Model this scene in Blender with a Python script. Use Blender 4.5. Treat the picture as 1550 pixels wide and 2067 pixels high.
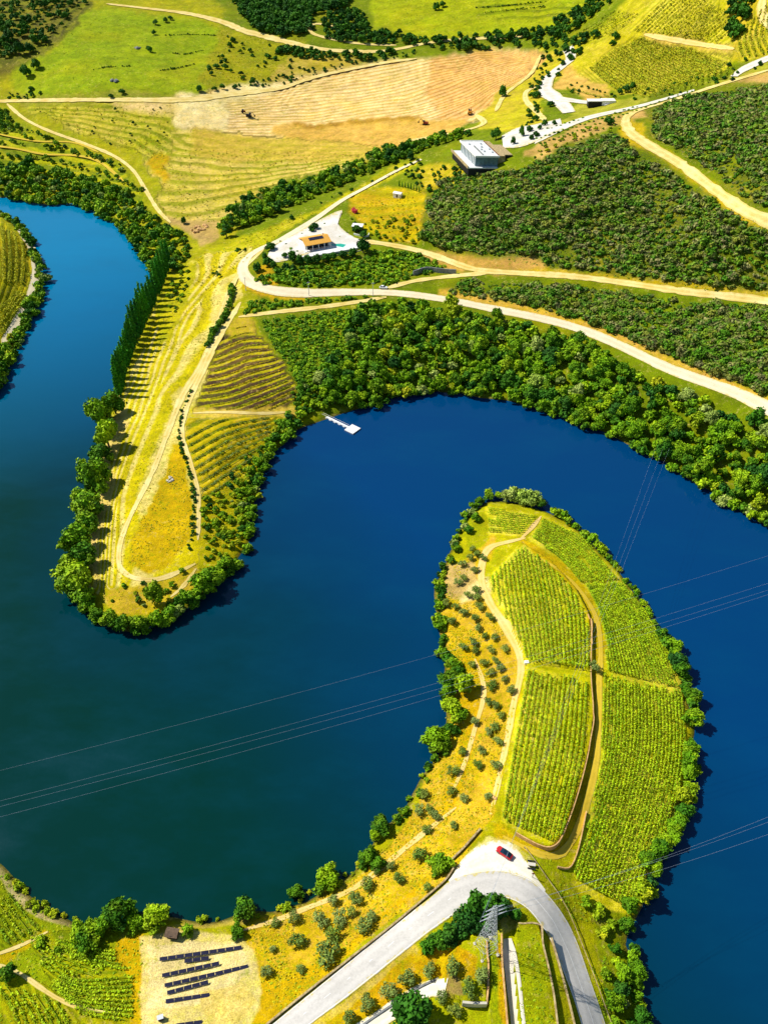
import bpy, math, random
import numpy as np

# ------------------------------------------------------------------ camera, sky, sun, exposure
for o in list(bpy.data.objects): bpy.data.objects.remove(o)
SC = bpy.context.scene
COL = SC.collection
F, CX, CY = 1622.3, 775.0, 1033.5          # focal length and centre in photo pixels (1550 x 2067)
PITCH = math.radians(41.5)                 # camera looks this far below the horizon
CAMZ = 212.0
cam = bpy.data.cameras.new('camera'); camo = bpy.data.objects.new('camera', cam); COL.objects.link(camo)
camo.location = (0, 0, CAMZ); camo.rotation_euler = (math.pi/2 - PITCH, 0, 0)
cam.sensor_fit = 'VERTICAL'; cam.sensor_height = 36; cam.sensor_width = 27
cam.lens = 18/(1033.5/F); cam.clip_end = 20000; cam.clip_start = 1
SC.camera = camo

SUN_EL = math.radians(47)
LX, LY = 0.94, -0.34                       # horizontal travel of the light
wd = bpy.data.worlds.new('World'); SC.world = wd; wd.use_nodes = True
nt = wd.node_tree; bg = nt.nodes['Background']
sky = nt.nodes.new('ShaderNodeTexSky'); sky.sky_type = 'NISHITA'; sky.sun_disc = False
sky.sun_elevation = SUN_EL; sky.sun_rotation = math.atan2(-LX, -LY)
sky.air_density = 1.0; sky.dust_density = 0.2; sky.ozone_density = 3.0
nt.links.new(sky.outputs[0], bg.inputs[0]); bg.inputs[1].default_value = 0.075
sl = bpy.data.lights.new('sun', 'SUN'); sl.energy = 4.6; sl.angle = math.radians(0.5); sl.color = (1, 0.955, 0.87)
so = bpy.data.objects.new('sun', sl); COL.objects.link(so)
from mathutils import Vector
ld = Vector((LX*math.cos(SUN_EL), LY*math.cos(SUN_EL), -math.sin(SUN_EL)))
so.rotation_euler = ld.to_track_quat('-Z', 'Y').to_euler(); so.location = (0, 0, 400)
SC.view_settings.view_transform = 'Standard'; SC.view_settings.look = 'None'
SC.view_settings.exposure = 0.42; SC.view_settings.gamma = 1

RNG = np.random.default_rng(7)
random.seed(7)

# ------------------------------------------------------------------ layout maths
cp, sp = math.cos(PITCH), math.sin(PITCH)
def ray(px, py):
    u = (np.asarray(px, float)-CX)/F; v = -(np.asarray(py, float)-CY)/F
    return np.stack([u, cp+v*sp, -sp+v*cp], -1)
def at(px, py, z=0.0):
    d = ray(px, py); t = (np.asarray(z, float)-CAMZ)/d[..., 2]
    return np.stack([d[..., 0]*t, d[..., 1]*t, CAMZ+d[..., 2]*t], -1)
def proj(x, y, z):
    zz = z-CAMZ
    f = np.maximum(y*cp-zz*sp, 1.0); r = x; u = y*sp+zz*cp
    return CX+F*r/f, CY-F*u/f
def pip(px, py, poly):
    poly = np.asarray(poly, float); res = np.zeros(px.shape, bool)
    lo = poly.min(0); hi = poly.max(0)
    m = (px >= lo[0]) & (px <= hi[0]) & (py >= lo[1]) & (py <= hi[1])
    if not m.any(): return res
    x = px[m]; y = py[m]; ins = np.zeros(x.shape, bool); n = len(poly)
    for i in range(n):
        x1, y1 = poly[i]; x2, y2 = poly[(i+1) % n]
        if y1 == y2: continue
        c = ((y1 > y) != (y2 > y)) & (x < (x2-x1)*(y-y1)/(y2-y1)+x1)
        ins ^= c
    res[m] = ins
    return res
def segdist(x, y, pl, closed=False):
    pl = np.asarray(pl, float); n = len(pl); best = np.full(x.shape, 1e18)
    for i in range(n if closed else n-1):
        a = pl[i]; b = pl[(i+1) % n]; d = b-a; L = max(d@d, 1e-9)
        t = np.clip(((x-a[0])*d[0]+(y-a[1])*d[1])/L, 0, 1)
        q = (x-a[0]-t*d[0])**2+(y-a[1]-t*d[1])**2
        np.minimum(best, q, out=best)
    return np.sqrt(best)
def vnoise(x, y, scale, seed=0):           # smooth value noise, 0..1
    x = x/scale+seed*17.3; y = y/scale+seed*9.1
    xi = np.floor(x).astype(np.int64); yi = np.floor(y).astype(np.int64); fx = x-xi; fy = y-yi
    def h(a, b):
        n = (a*374761393+b*668265263+seed*974711) & 0x7fffffff
        n = ((n ^ (n >> 13))*1274126177) & 0x7fffffff
        return ((n ^ (n >> 16)) & 0xffff)/65535.0
    sx = fx*fx*(3-2*fx); sy = fy*fy*(3-2*fy)
    return (h(xi, yi)*(1-sx)+h(xi+1, yi)*sx)*(1-sy)+(h(xi, yi+1)*(1-sx)+h(xi+1, yi+1)*sx)*sy
def smooth(pl, n=6):                       # Catmull-Rom through the points
    p = np.asarray(pl, float)
    if len(p) < 3: return np.array([p[0]+(p[-1]-p[0])*t for t in np.linspace(0, 1, n*2)])
    q = np.vstack([2*p[0]-p[1], p, 2*p[-1]-p[-2]]); out = []
    for i in range(1, len(q)-2):
        for t in np.arange(n)/n:
            a, b, c, d = q[i-1], q[i], q[i+1], q[i+2]
            out.append(0.5*((2*b)+(c-a)*t+(2*a-5*b+4*c-d)*t*t+(3*b-a-3*c+d)*t**3))
    out.append(p[-1]); return np.array(out)
def resample(p, n):
    p = np.asarray(p, float); s = np.r_[0, np.cumsum(np.linalg.norm(np.diff(p, axis=0), axis=1))]
    t = np.linspace(0, s[-1], n); return np.stack([np.interp(t, s, p[:, k]) for k in range(p.shape[1])], -1)

# ------------------------------------------------------------------ shores and heights
LFAR = [(-3000,392),(-200,392),(20,400),(90,414),(150,410),(200,430),(245,462),(275,500),(300,535),(318,560),(310,600),(285,650),(262,700),(246,760),(236,800),(212,850),(205,900),(180,950),(182,1020),(160,1070),(145,1130),(150,1185),(180,1235),(215,1262),(270,1275),(330,1262),(390,1222),(430,1185),(475,1140),(500,1100),(505,1050),(515,1000),(530,950),(560,905),(600,868),(650,846),(720,825),(800,802),(880,790),(950,798),(1030,808),(1100,832),(1200,868),(1280,902),(1350,938),(1420,982),(1500,1036),(1560,1066),(1700,1150),(2300,1400),(5000,1500)]
LLEFT = [(-3000,425),(-200,425),(-30,420),(30,452),(62,490),(84,540),(88,580),(72,630),(44,685),(18,740),(-8,800),(-100,900),(-3000,1100)]
LNEAR = [(-3000,1500),(-200,1640),(-40,1715),(5,1750),(30,1782),(60,1815),(110,1846),(160,1866),(230,1872),(330,1858),(370,1862),(440,1860),(500,1848),(560,1838),(620,1812),(655,1790),(705,1765),(742,1722),(775,1676),(822,1634),(845,1590),(872,1535),(895,1480),(903,1400),(900,1320),(890,1260),(878,1195),(905,1135),(925,1075),(950,1030),(985,1012),(1050,1012),(1105,1034),(1150,1058),(1195,1096),(1235,1140),(1285,1198),(1325,1265),(1362,1320),(1388,1392),(1400,1450),(1398,1540),(1388,1620),(1365,1690),(1325,1745),(1298,1795),(1275,1850),(1262,1900),(1285,1960),(1305,2010),(1305,2067),(1310,2300)]
w_far = np.vstack([at(*np.array(LFAR).T)[:, :2], [[6000, 9000], [-6000, 9000]]])
w_left = at(*np.array(LLEFT).T)[:, :2]
w_near = np.vstack([at(*np.array(LNEAR).T)[:, :2], [[60, -900], [-3000, -900]]])
CTRL = [ # px, py, height above the river
 (0,300,14),(60,240,22),(0,205,26),(150,290,16),(260,330,14),(330,430,9),(390,480,8),(300,470,4),(100,380,4),
 (240,205,34),(400,200,34),(120,150,42),(230,90,50),(330,30,58),(100,20,62),(0,60,58),(0,-60,75),(200,-60,75),
 (450,120,42),(520,70,50),(600,40,58),(650,-20,68),(800,-60,78),
 (700,200,31),(550,230,26),(450,280,20),(350,350,14),(450,380,13),(600,320,20),(760,300,28),(860,260,34),(950,160,44),(1060,110,50),
 (750,110,44),(900,90,50),(1000,40,62),(850,20,62),(1100,0,76),(1250,0,92),(1400,0,104),(1550,0,112),(1400,-60,115),(1100,-60,90),
 (1110,180,52),(1180,140,58),(1250,180,60),(1350,100,78),(1450,60,92),(1460,150,78),(1550,120,86),
 (1260,240,64),(1150,280,60),(1060,250,52),(1000,290,50),(950,320,44),(900,340,36),(1050,360,48),(1150,340,56),(1250,320,60),
 (1300,400,50),(1420,380,58),(1550,440,60),(1400,300,68),(1550,280,78),(1700,300,85),(1700,600,50),(1700,100,98),
 (870,400,30),(800,400,26),(760,370,25),(850,450,26),(950,450,32),(1100,450,38),(1300,480,40),(1480,520,44),
 (900,520,20),(1050,548,22),(1250,566,26),(1450,596,31),(1560,605,33),
 (1050,590,19),(1250,640,20),(1450,700,24),(1560,740,25),
 (850,508,20),(740,490,19.5),(700,495,19.3),(640,480,19.5),(620,520,19),(560,500,18),(560,540,17),(700,540,16),(820,560,16),(530,580,14),(500,540,14.5),(620,590,14),(780,590,14.5),(900,605,15),(1000,625,15),(1100,645,15.5),(1260,700,16),(1350,745,17),(1500,800,19),(1560,830,20),(1700,900,24),
 (690,405,21),(800,345,27),(700,370,20),(560,440,15),(480,470,11),(630,400,16),
 (520,640,10),(480,640,10),(650,630,11.5),(760,640,11),(650,700,8),(800,720,7),(900,700,9),(1050,720,9),(1200,780,9),(1350,840,10),(1500,900,11),
 (440,560,9),(400,620,7),(360,700,6),(330,800,5.5),(260,900,5),(300,1000,5),(240,1120,4.5),(320,1160,4.5),(400,1100,5),(420,900,6.5),(500,760,9),(580,790,7),(480,850,6.5),(440,720,8),(480,960,5),
 (40,500,9),(0,480,11),(20,600,10),(-60,600,14),(-60,480,16),(-100,700,14),
 (1050,1080,5),(1030,1030,4.5),(1120,1150,6),(1100,1300,7),(1200,1250,6),(1300,1300,5.5),(1330,1450,5.5),(1200,1450,6),(1100,1500,7.5),(1300,1600,6),(1180,1650,7.5),(1060,1650,8.5),(980,1180,6),(950,1300,5),(940,1500,5),(980,1600,7),(900,1650,6),(1240,1780,6.5),
 (1000,1720,10),(1030,1780,10),(1130,1850,10),(1190,2000,10.5),(1210,2060,10.5),(900,1790,10),(800,1870,10),(700,1950,10.2),(600,2040,10.5),(850,1720,7),(750,1800,6),(600,1900,6),(540,1980,7.5),
 (400,1960,4.5),(300,1960,4.2),(450,2040,6),(200,1950,4),(100,1900,4),(50,1800,4.5),(0,1900,7),(50,2030,7),(200,2050,6),
 (960,1900,12),(900,2000,12),(1030,1980,11.3),(1000,2060,11.5),(1100,1960,10.6),(800,2030,11.5),(700,2080,11),
 (1250,1950,6),(500,2300,10),(1000,2300,12),(100,2300,8),(1250,2300,7),(1220,1880,6.5)]
c = np.array(CTRL, float); P = at(c[:, 0], c[:, 1], c[:, 2])
def tpsU(r2): return np.where(r2 > 1e-9, 0.5*r2*np.log(np.maximum(r2, 1e-9)), 0)
Q = P[:, :2]/300.0; nq = len(Q)
K = tpsU(((Q[:, None]-Q[None])**2).sum(-1))+np.eye(nq)*2e-3
A_ = np.zeros((nq+3, nq+3)); A_[:nq, :nq] = K; A_[:nq, nq] = 1; A_[:nq, nq+1:] = Q; A_[nq, :nq] = 1; A_[nq+1:, :nq] = Q.T
wt = np.linalg.solve(A_, np.r_[P[:, 2], 0, 0, 0])
def tps(x, y):
    x = x/300.0; y = y/300.0; r = wt[nq]+wt[nq+1]*x+wt[nq+2]*y
    for i in range(nq): r = r+wt[i]*tpsU((x-Q[i, 0])**2+(y-Q[i, 1])**2)
    return r
RS = 3.0; GX0, GX1, GY0, GY1 = -800, 900, -120, 1500
gx = np.arange(GX0, GX1+1, RS); gy = np.arange(GY0, GY1+1, RS); MX, MY = np.meshgrid(gx, gy)
zi = np.clip(tps(MX, MY), 2.2, 150)
ins = pip(MX, MY, w_far) | pip(MX, MY, w_left) | pip(MX, MY, w_near)
sd = np.minimum(np.minimum(segdist(MX, MY, w_far[:-2]), segdist(MX, MY, w_left)), segdist(MX, MY, w_near[:-2]))
sd = np.where(ins, sd, -sd)
sd = sd+(vnoise(MX, MY, 9, 3)-0.5)*3
s_ = np.clip(sd/26.0, 0, 1); s_ = s_*s_*(3-2*s_)
rel = (vnoise(MX, MY, 38, 5)-0.5)*np.clip(zi/22, 0, 1.6)*1.6*np.clip((zi-16)/25, 0, 1)
ZB = np.where(sd > 0, np.minimum(sd*0.45, 1.4)+(zi-1.4)*s_+rel*s_, np.maximum(sd*0.5, -4))
def bil(A, x, y):
    fx = np.clip((x-GX0)/RS, 0, len(gx)-1.001); fy = np.clip((y-GY0)/RS, 0, len(gy)-1.001)
    i = fx.astype(int); j = fy.astype(int); a = fx-i; b = fy-j
    return (A[j, i]*(1-a)+A[j, i+1]*a)*(1-b)+(A[j+1, i]*(1-a)+A[j+1, i+1]*a)*b
def base_z(x, y): return bil(ZB, x, y)
def cast(f, px, py):
    px = np.atleast_1d(np.asarray(px, float)); py = np.atleast_1d(np.asarray(py, float)); d = ray(px, py)
    t0 = (150-CAMZ)/d[:, 2]; t1 = (-2-CAMZ)/d[:, 2]; n = 900
    res = np.zeros((len(px), 3))
    for k in range(len(px)):
        t = np.linspace(t0[k], min(t1[k], 4000), n); X = d[k, 0]*t; Y = d[k, 1]*t; Z = CAMZ+d[k, 2]*t
        h = Z-np.maximum(f(X, Y), 0); i = np.argmax(h <= 0)
        if h[i] > 0: i = n-1
        if i > 0:
            w = h[i-1]/max(h[i-1]-h[i], 1e-9); tt = t[i-1]+(t[i]-t[i-1])*w
        else: tt = t[0]
        res[k] = (d[k, 0]*tt, d[k, 1]*tt, CAMZ+d[k, 2]*tt)
    return res
# terraces held up by walls: outline in the picture, rise in metres
STEPS_PX = [
 ([(1062,1345),(1120,1345),(1192,1362),(1197,1440),(1190,1500),(1172,1580),(1150,1650),(1128,1702),(1108,1716),(1080,1708),(1010,1668),(990,1640),(1030,1500)], 1.7),
 ([(988,1180),(1050,1098),(1110,1135),(1160,1190),(1186,1240),(1194,1300),(1194,1362),(1062,1345),(1046,1300)], 1.4),
 ([(932,2028),(981,2030),(983,1900),(960,1885),(900,1935),(890,1960),(900,2005)], 2.0),
 ([(1015,1870),(1012,1940),(1022,2067),(1028,2120),(990,2130),(985,2040),(984,1900)], 1.6),
 ([(1085,1866),(1108,1960),(1125,2067),(1130,2120),(1052,2130),(1046,2067),(1036,1960),(1040,1866)], 1.4),
 ([(1113,1895),(1135,1975),(1158,2067),(1165,2120),(1130,2120),(1125,2067),(1108,1960),(1090,1880)], 0.7)]
STEPS = []
for pl, dz in STEPS_PX:
    w = cast(base_z, *np.array(pl, float).T)[:, :2]; STEPS.append((w, dz))
def ground_z(x, y):
    x = np.asarray(x, float); y = np.asarray(y, float); z = base_z(x, y)
    for w, dz in STEPS:
        lo = w.min(0)-1; hi = w.max(0)+1
        m = (x > lo[0]) & (x < hi[0]) & (y > lo[1]) & (y < hi[1])
        if m.any():
            i = pip(x, y, w) & m
            z = np.where(i, z+dz, z)
    return z
def drape(px, py=None):
    a = np.asarray(px, float) if py is None else np.stack([px, py], -1)
    return cast(ground_z, a[:, 0], a[:, 1])

# ------------------------------------------------------------------ object helpers
def lin(c):
    c = np.asarray(c, float)/255; return np.where(c < .04045, c/12.92, ((c+.055)/1.055)**2.4)
def mesh(name, v, f, mats=(), fm=None, smooth_=False):
    me = bpy.data.meshes.new(name); v = np.asarray(v, np.float32)
    if isinstance(f, np.ndarray):
        k = f.shape[1]; me.vertices.add(len(v)); me.vertices.foreach_set('co', v.ravel())
        me.loops.add(f.size); me.loops.foreach_set('vertex_index', f.ravel().astype(np.int32))
        me.polygons.add(len(f)); me.polygons.foreach_set('loop_start', (np.arange(len(f))*k).astype(np.int32))
        me.update(calc_edges=True)
    else:
        me.from_pydata([tuple(map(float, a)) for a in v], [], [tuple(int(i) for i in a) for a in f]); me.update()
    for m in mats: me.materials.append(m)
    if fm is not None: me.polygons.foreach_set('material_index', np.asarray(fm, np.int32))
    if smooth_: me.polygons.foreach_set('use_smooth', np.ones(len(me.polygons), bool))
    return me
def tag(o, label=None, cat=None, group=None, kind=None):
    if label: o['label'] = label
    if cat: o['category'] = cat
    if group: o['group'] = group
    if kind: o['kind'] = kind
    return o
def link(name, me, parent=None, loc=None, rz=0, sc=None):
    o = bpy.data.objects.new(name, me); COL.objects.link(o)
    if parent is not None: o.parent = parent
    if loc is not None: o.location = [float(a) for a in loc]
    if rz: o.rotation_euler = (0, 0, float(rz))
    if sc is not None: o.scale = sc if hasattr(sc, '__len__') else (sc, sc, sc)
    return o
def empty(name, loc, rz=0):
    o = bpy.data.objects.new(name, None); COL.objects.link(o); o.location = [float(a) for a in loc]; o.rotation_euler = (0, 0, float(rz))
    o.empty_display_size = 0.5; return o
class MB:
    def __init__(s): s.v = []; s.f = []
    def box(s, x0, x1, y0, y1, z0, z1):
        b = len(s.v); s.v += [(x, y, z) for z in (z0, z1) for x, y in ((x0, y0), (x1, y0), (x1, y1), (x0, y1))]
        s.f += [(b, b+3, b+2, b+1), (b+4, b+5, b+6, b+7), (b, b+1, b+5, b+4), (b+1, b+2, b+6, b+5), (b+2, b+3, b+7, b+6), (b+3, b, b+4, b+7)]; return s
    def prism(s, pts, z0, z1):
        b = len(s.v); n = len(pts); s.v += [(p[0], p[1], z0) for p in pts]+[(p[0], p[1], z1) for p in pts]
        s.f += [tuple(range(b+n-1, b-1, -1)), tuple(range(b+n, b+2*n))]+[(b+i, b+(i+1) % n, b+n+(i+1) % n, b+n+i) for i in range(n)]; return s
    def loft(s, rings, cap=True):
        b = len(s.v); n = len(rings[0])
        for r in rings: s.v += [tuple(p) for p in r]
        for k in range(len(rings)-1):
            for i in range(n): s.f.append((b+k*n+i, b+k*n+(i+1) % n, b+(k+1)*n+(i+1) % n, b+(k+1)*n+i))
        if cap: s.f += [tuple(range(b+n-1, b-1, -1)), tuple(b+(len(rings)-1)*n+i for i in range(n))]
        return s
    def tube(s, pts, r, n=6):
        pts = [np.array(p, float) for p in pts]; rr = r if hasattr(r, '__len__') else [r]*len(pts); rings = []
        for i, p in enumerate(pts):
            d = pts[min(i+1, len(pts)-1)]-pts[max(i-1, 0)]; d = d/max(np.linalg.norm(d), 1e-9)
            a = np.cross(d, (0, 0, 1) if abs(d[2]) < .9 else (1, 0, 0)); a /= np.linalg.norm(a); b = np.cross(d, a)
            rings.append([p+rr[i]*(math.cos(t)*a+math.sin(t)*b) for t in np.linspace(0, 2*math.pi, n, endpoint=False)])
        return s.loft(rings)
    def build(s, name, m, parent=None, loc=None, rz=0, sm=False):
        me = mesh(name, s.v, s.f, [m], smooth_=sm); return link(name, me, parent, loc, rz)

# ------------------------------------------------------------------ materials
def newmat(name, rough=0.9, spec=0.3):
    m = bpy.data.materials.new(name); m.use_nodes = True; t = m.node_tree; b = t.nodes['Principled BSDF']
    b.inputs['Roughness'].default_value = rough; b.inputs['Specular IOR Level'].default_value = spec
    return m, t, b
def N(t, typ, **kw):
    n = t.nodes.new(typ)
    for k, v in kw.items(): setattr(n, k, v)
    return n
def noise(t, vec, scale, detail=3, rough=.6):
    n = N(t, 'ShaderNodeTexNoise'); n.inputs['Scale'].default_value = scale; n.inputs['Detail'].default_value = detail; n.inputs['Roughness'].default_value = rough
    if vec is not None: t.links.new(vec, n.inputs['Vector'])
    return n.outputs['Fac']
def rmp(t, fac, a, b, lo=0.0, hi=1.0):
    n = N(t, 'ShaderNodeMapRange'); n.inputs[1].default_value = a; n.inputs[2].default_value = b; n.inputs[3].default_value = lo; n.inputs[4].default_value = hi
    t.links.new(fac, n.inputs[0]); return n.outputs[0]
def mixc(t, fac, a, b, mode='MIX'):
    n = N(t, 'ShaderNodeMix', data_type='RGBA', blend_type=mode)
    for s, v in ((0, fac), (6, a), (7, b)):
        if hasattr(v, 'is_linked'): t.links.new(v, n.inputs[s])
        else: n.inputs[s].default_value = v if s == 0 else (*v, 1)[:4]
    return n.outputs[2]
def mth(t, op, a, b=0.0):
    n = N(t, 'ShaderNodeMath', operation=op)
    for i, v in enumerate((a, b)):
        if hasattr(v, 'is_linked'): t.links.new(v, n.inputs[i])
        else: n.inputs[i].default_value = v
    return n.outputs[0]
def bump(t, b, h, strength, dist=1.0):
    n = N(t, 'ShaderNodeBump'); n.inputs['Strength'].default_value = strength; n.inputs['Distance'].default_value = dist
    t.links.new(h, n.inputs['Height']); t.links.new(n.outputs[0], b.inputs['Normal'])
def simple(name, col, rough=.8, var=.15, scale=1.5, spec=.3, bmp=0.0, metal=0.0, col2=None):
    m, t, b = newmat(name, rough, spec); g = N(t, 'ShaderNodeTexCoord'); v = g.outputs['Object']
    c = lin(col); c2 = lin(col2) if col2 is not None else c*(1-var*2)
    f = rmp(t, noise(t, v, scale, 4), .35, .65); t.links.new(mixc(t, f, tuple(c), tuple(c2)), b.inputs['Base Color'])
    b.inputs['Metallic'].default_value = metal
    if bmp: bump(t, b, noise(t, v, scale*4, 4), bmp, .1)
    return m
def foliage(name, cols, trans=0.0, nsc=.35):
    # cols: list of sRGB tones picked by the plant's own random value; clumps vary by noise
    m, t, b = newmat(name, .75, .18)
    oi = N(t, 'ShaderNodeObjectInfo'); at_ = N(t, 'ShaderNodeAttribute', attribute_name='rnd')
    r = mth(t, 'FRACT', mth(t, 'ADD', oi.outputs['Random'], at_.outputs['Fac']))
    cr = N(t, 'ShaderNodeValToRGB'); e = cr.color_ramp.elements
    while len(e) < len(cols): e.new(0.5)
    for i, c in enumerate(cols): e[i].position = i/max(len(cols)-1, 1); e[i].color = (*lin(c), 1)
    t.links.new(mth(t, 'FRACT', mth(t, 'ADD', r, mth(t, 'MULTIPLY', noise(t, N(t, 'ShaderNodeNewGeometry').outputs['Position'], .09, 3), .8))), cr.inputs[0])
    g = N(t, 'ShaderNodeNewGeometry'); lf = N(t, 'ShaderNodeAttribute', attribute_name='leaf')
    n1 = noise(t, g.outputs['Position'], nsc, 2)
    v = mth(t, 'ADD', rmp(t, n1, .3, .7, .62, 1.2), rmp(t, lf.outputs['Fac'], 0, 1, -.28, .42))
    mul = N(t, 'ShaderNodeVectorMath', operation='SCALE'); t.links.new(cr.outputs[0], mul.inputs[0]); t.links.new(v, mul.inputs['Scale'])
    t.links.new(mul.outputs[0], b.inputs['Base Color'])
    return m

M = {}
M['river_leaf'] = foliage('river_leaf', [(88,138,8),(126,166,8),(70,122,10),(158,186,14),(106,150,6),(56,108,14),(140,172,10)])
M['dark_leaf'] = foliage('dark_leaf', [(46,98,16),(66,120,12),(36,84,24),(80,130,18)])
M['poplar_leaf'] = foliage('poplar_leaf', [(44,120,20),(66,140,14),(36,104,26)])
M['olive_leaf'] = foliage('olive_leaf', [(108,134,44),(132,150,74),(92,122,34),(140,154,60)])
M['scrub_leaf'] = foliage('scrub_leaf', [(70,124,10),(104,138,14),(124,128,60),(80,130,10),(126,144,26),(54,106,12),(132,124,76),(88,134,10),(64,116,12),(112,136,34),(148,142,84),(74,120,20),(134,138,44),(96,104,52)])
M['yellow_leaf'] = foliage('yellow_leaf', [(152,172,14),(120,160,12),(184,186,22),(140,172,12)])
M['vine_leaf'] = foliage('vine_leaf', [(152,184,12),(172,194,14),(130,168,10)], nsc=.4)
M['far_vine_leaf'] = foliage('far_vine_leaf', [(160,166,16),(176,176,18),(142,158,14)], nsc=.8)
M['grass_leaf'] = foliage('grass_leaf', [(196,184,14),(150,166,12),(210,178,26),(126,152,14),(200,164,14),(176,180,14)], nsc=.5)
M['pink_leaf'] = foliage('pink_leaf', [(214,70,84),(200,90,90)])
M['pale_leaf'] = foliage('pale_leaf', [(164,178,84),(140,160,70),(150,176,60)])
M['bark'] = simple('bark', (110,92,70), .95, .2, 3)
M['wood'] = simple('wood', (120,96,70), .9, .2, 4)
M['white_wall'] = simple('white_wall', (240,238,232), .8, .05, .6)
M['deck_white'] = simple('deck_white', (232,232,228), .7, .06, .8)
M['stone_brown'] = simple('stone_brown', (112,92,74), .9, .2, 2)
M['glass'] = simple('glass', (20,42,58), .12, .2, .8, spec=.8)
M['winery_grey'] = simple('winery_grey', (222,224,220), .8, .1, .6)
M['winery_glass'] = simple('winery_glass', (96,128,140), .25, .2, .6, spec=.6)
M['dark'] = simple('dark', (24,26,34), .6, .2, 2)
M['tile'] = simple('tile', (232,172,72), .85, .08, 2, bmp=.4)
M['solar'] = simple('solar', (48,48,72), .3, .2, 3, spec=.5)
M['steel'] = simple('steel', (205,210,212), .6, .08, 3)
M['stone'] = simple('stone', (196,176,128), .95, .16, 1.2, bmp=.5, col2=(140,118,80))
M['stone_grey'] = simple('stone_grey', (140,142,140), .95, .2, 1.0, bmp=.5)
M['stone_warm'] = simple('stone_warm', (222,182,118), .95, .2, 1.4, bmp=.5, col2=(180,136,84))
M['concrete'] = simple('concrete', (205,198,180), .9, .08, .5, bmp=.1)
M['pool'] = simple('pool', (40,178,150), .08, .1, .8, spec=.6)
M['terracotta'] = simple('terracotta', (196,132,90), .9, .15, 1)
M['red_paint'] = simple('red_paint', (188,20,26), .42, .02, 1, spec=.6)
M['white_paint'] = simple('white_paint', (235,235,235), .35, .02, 1, spec=.5)
M['yellow_paint'] = simple('yellow_paint', (200,130,20), .5, .08, 1)
M['rust_paint'] = simple('rust_paint', (150,60,30), .6, .1, 1)
M['rubber'] = simple('rubber', (22,22,24), .8, .1, 4)
M['cable'] = simple('cable', (150,165,180), .6, .02, 1)
M['pink_cloth'] = simple('pink_cloth', (205,70,80), .8, .1, 1)
def road_mat(name, a, b2, spec=.25, bs=.15):
    m, t, b = newmat(name, .92, spec); g = N(t, 'ShaderNodeNewGeometry'); p = g.outputs['Position']
    uv = N(t, 'ShaderNodeAttribute', attribute_name='across')
    n1 = noise(t, p, .12, 4); n2 = noise(t, p, 1.7, 5, .7)
    c = mixc(t, rmp(t, n1, .35, .65), tuple(lin(a)), tuple(lin(b2)))
    c = mixc(t, rmp(t, n2, .35, .7, 0, .45), c, tuple(lin(b2)*.62))
    # wheel tracks worn along the way, grass crown between them
    x = mth(t, 'ABSOLUTE', uv.outputs['Fac']); 
    tr = rmp(t, mth(t, 'ABSOLUTE', mth(t, 'SUBTRACT', x, .5)), .05, .28, .35, 0)
    c = mixc(t, tr, c, tuple(np.minimum(lin(a)*1.12, .9)))
    eg = mth(t, 'ADD', x, rmp(t, noise(t, p, .7, 4, .7), .3, .7, -.28, .28))
    c = mixc(t, rmp(t, eg, .86, 1.0, 0, .85), c, tuple(lin((196,178,84))))
    # patched and stained places
    c = mixc(t, rmp(t, noise(t, p, .35, 5, .75), .56, .66, 0, .4), c, tuple(lin(b2)*.72))
    t.links.new(c, b.inputs['Base Color']); bump(t, b, n2, bs, .2); return m
M['asphalt'] = road_mat('asphalt', (202,198,190), (190,186,178), bs=.05)
M['gravel'] = road_mat('gravel', (236,230,214), (222,212,182))
M['pale_road'] = road_mat('pale_road', (226,212,178), (212,196,158))
M['dirt'] = road_mat('dirt', (232,212,142), (206,178,88))
M['earth'] = road_mat('earth', (212,182,52), (196,166,40))
M['trail'] = road_mat('trail', (230,196,128), (216,180,84))
M['paving'] = road_mat('paving', (222,218,210), (200,192,170))
M['line_paint'] = simple('line_paint', (235,234,228), .8, .08, 2)
M['pool_edge'] = simple('pool_edge', (225,240,238), .7, .05, 1)

# ground: colours carried by the land itself (two soil or grass tones and a furrow tone), broken up by noise
gm, t, b = newmat('land', .95, .1)
g = N(t, 'ShaderNodeNewGeometry'); p = g.outputs['Position']
a1 = N(t, 'ShaderNodeAttribute', attribute_name='tone_a').outputs['Color']; a2 = N(t, 'ShaderNodeAttribute', attribute_name='tone_b').outputs['Color']; a3 = N(t, 'ShaderNodeAttribute', attribute_name='tone_c').outputs['Color']
ph = N(t, 'ShaderNodeAttribute', attribute_name='furrow').outputs['Fac']; am = N(t, 'ShaderNodeAttribute', attribute_name='furrow_amount').outputs['Fac']
n0 = noise(t, p, .035, 4, .6); n1 = noise(t, p, .3, 4, .7); n2 = noise(t, p, 1.1, 4, .75); n3 = noise(t, p, 3.2, 2, .7)
fac = mth(t, 'ADD', mth(t, 'MULTIPLY', n0, .35), mth(t, 'ADD', mth(t, 'MULTIPLY', n1, .35), mth(t, 'MULTIPLY', n2, .3)))
c = mixc(t, rmp(t, fac, .42, .58), a1, a2)
s = mth(t, 'SINE', mth(t, 'ADD', mth(t, 'MULTIPLY', ph, 2*math.pi), rmp(t, n1, 0, 1, -1.2, 1.2)))
sm = mth(t, 'MULTIPLY', rmp(t, s, -.25, .75), mth(t, 'MULTIPLY', am, rmp(t, n2, .25, .6, .35, 1)))
c = mixc(t, sm, c, a3)
n4 = noise(t, p, .55, 5, .8); n5 = noise(t, p, .09, 3, .6)
wd_ = mth(t, 'MULTIPLY', rmp(t, n4, .5, .62, 0, .7), rmp(t, n5, .4, .6, .15, 1))
c = mixc(t, wd_, c, tuple(lin((116,132,8))))
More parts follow.
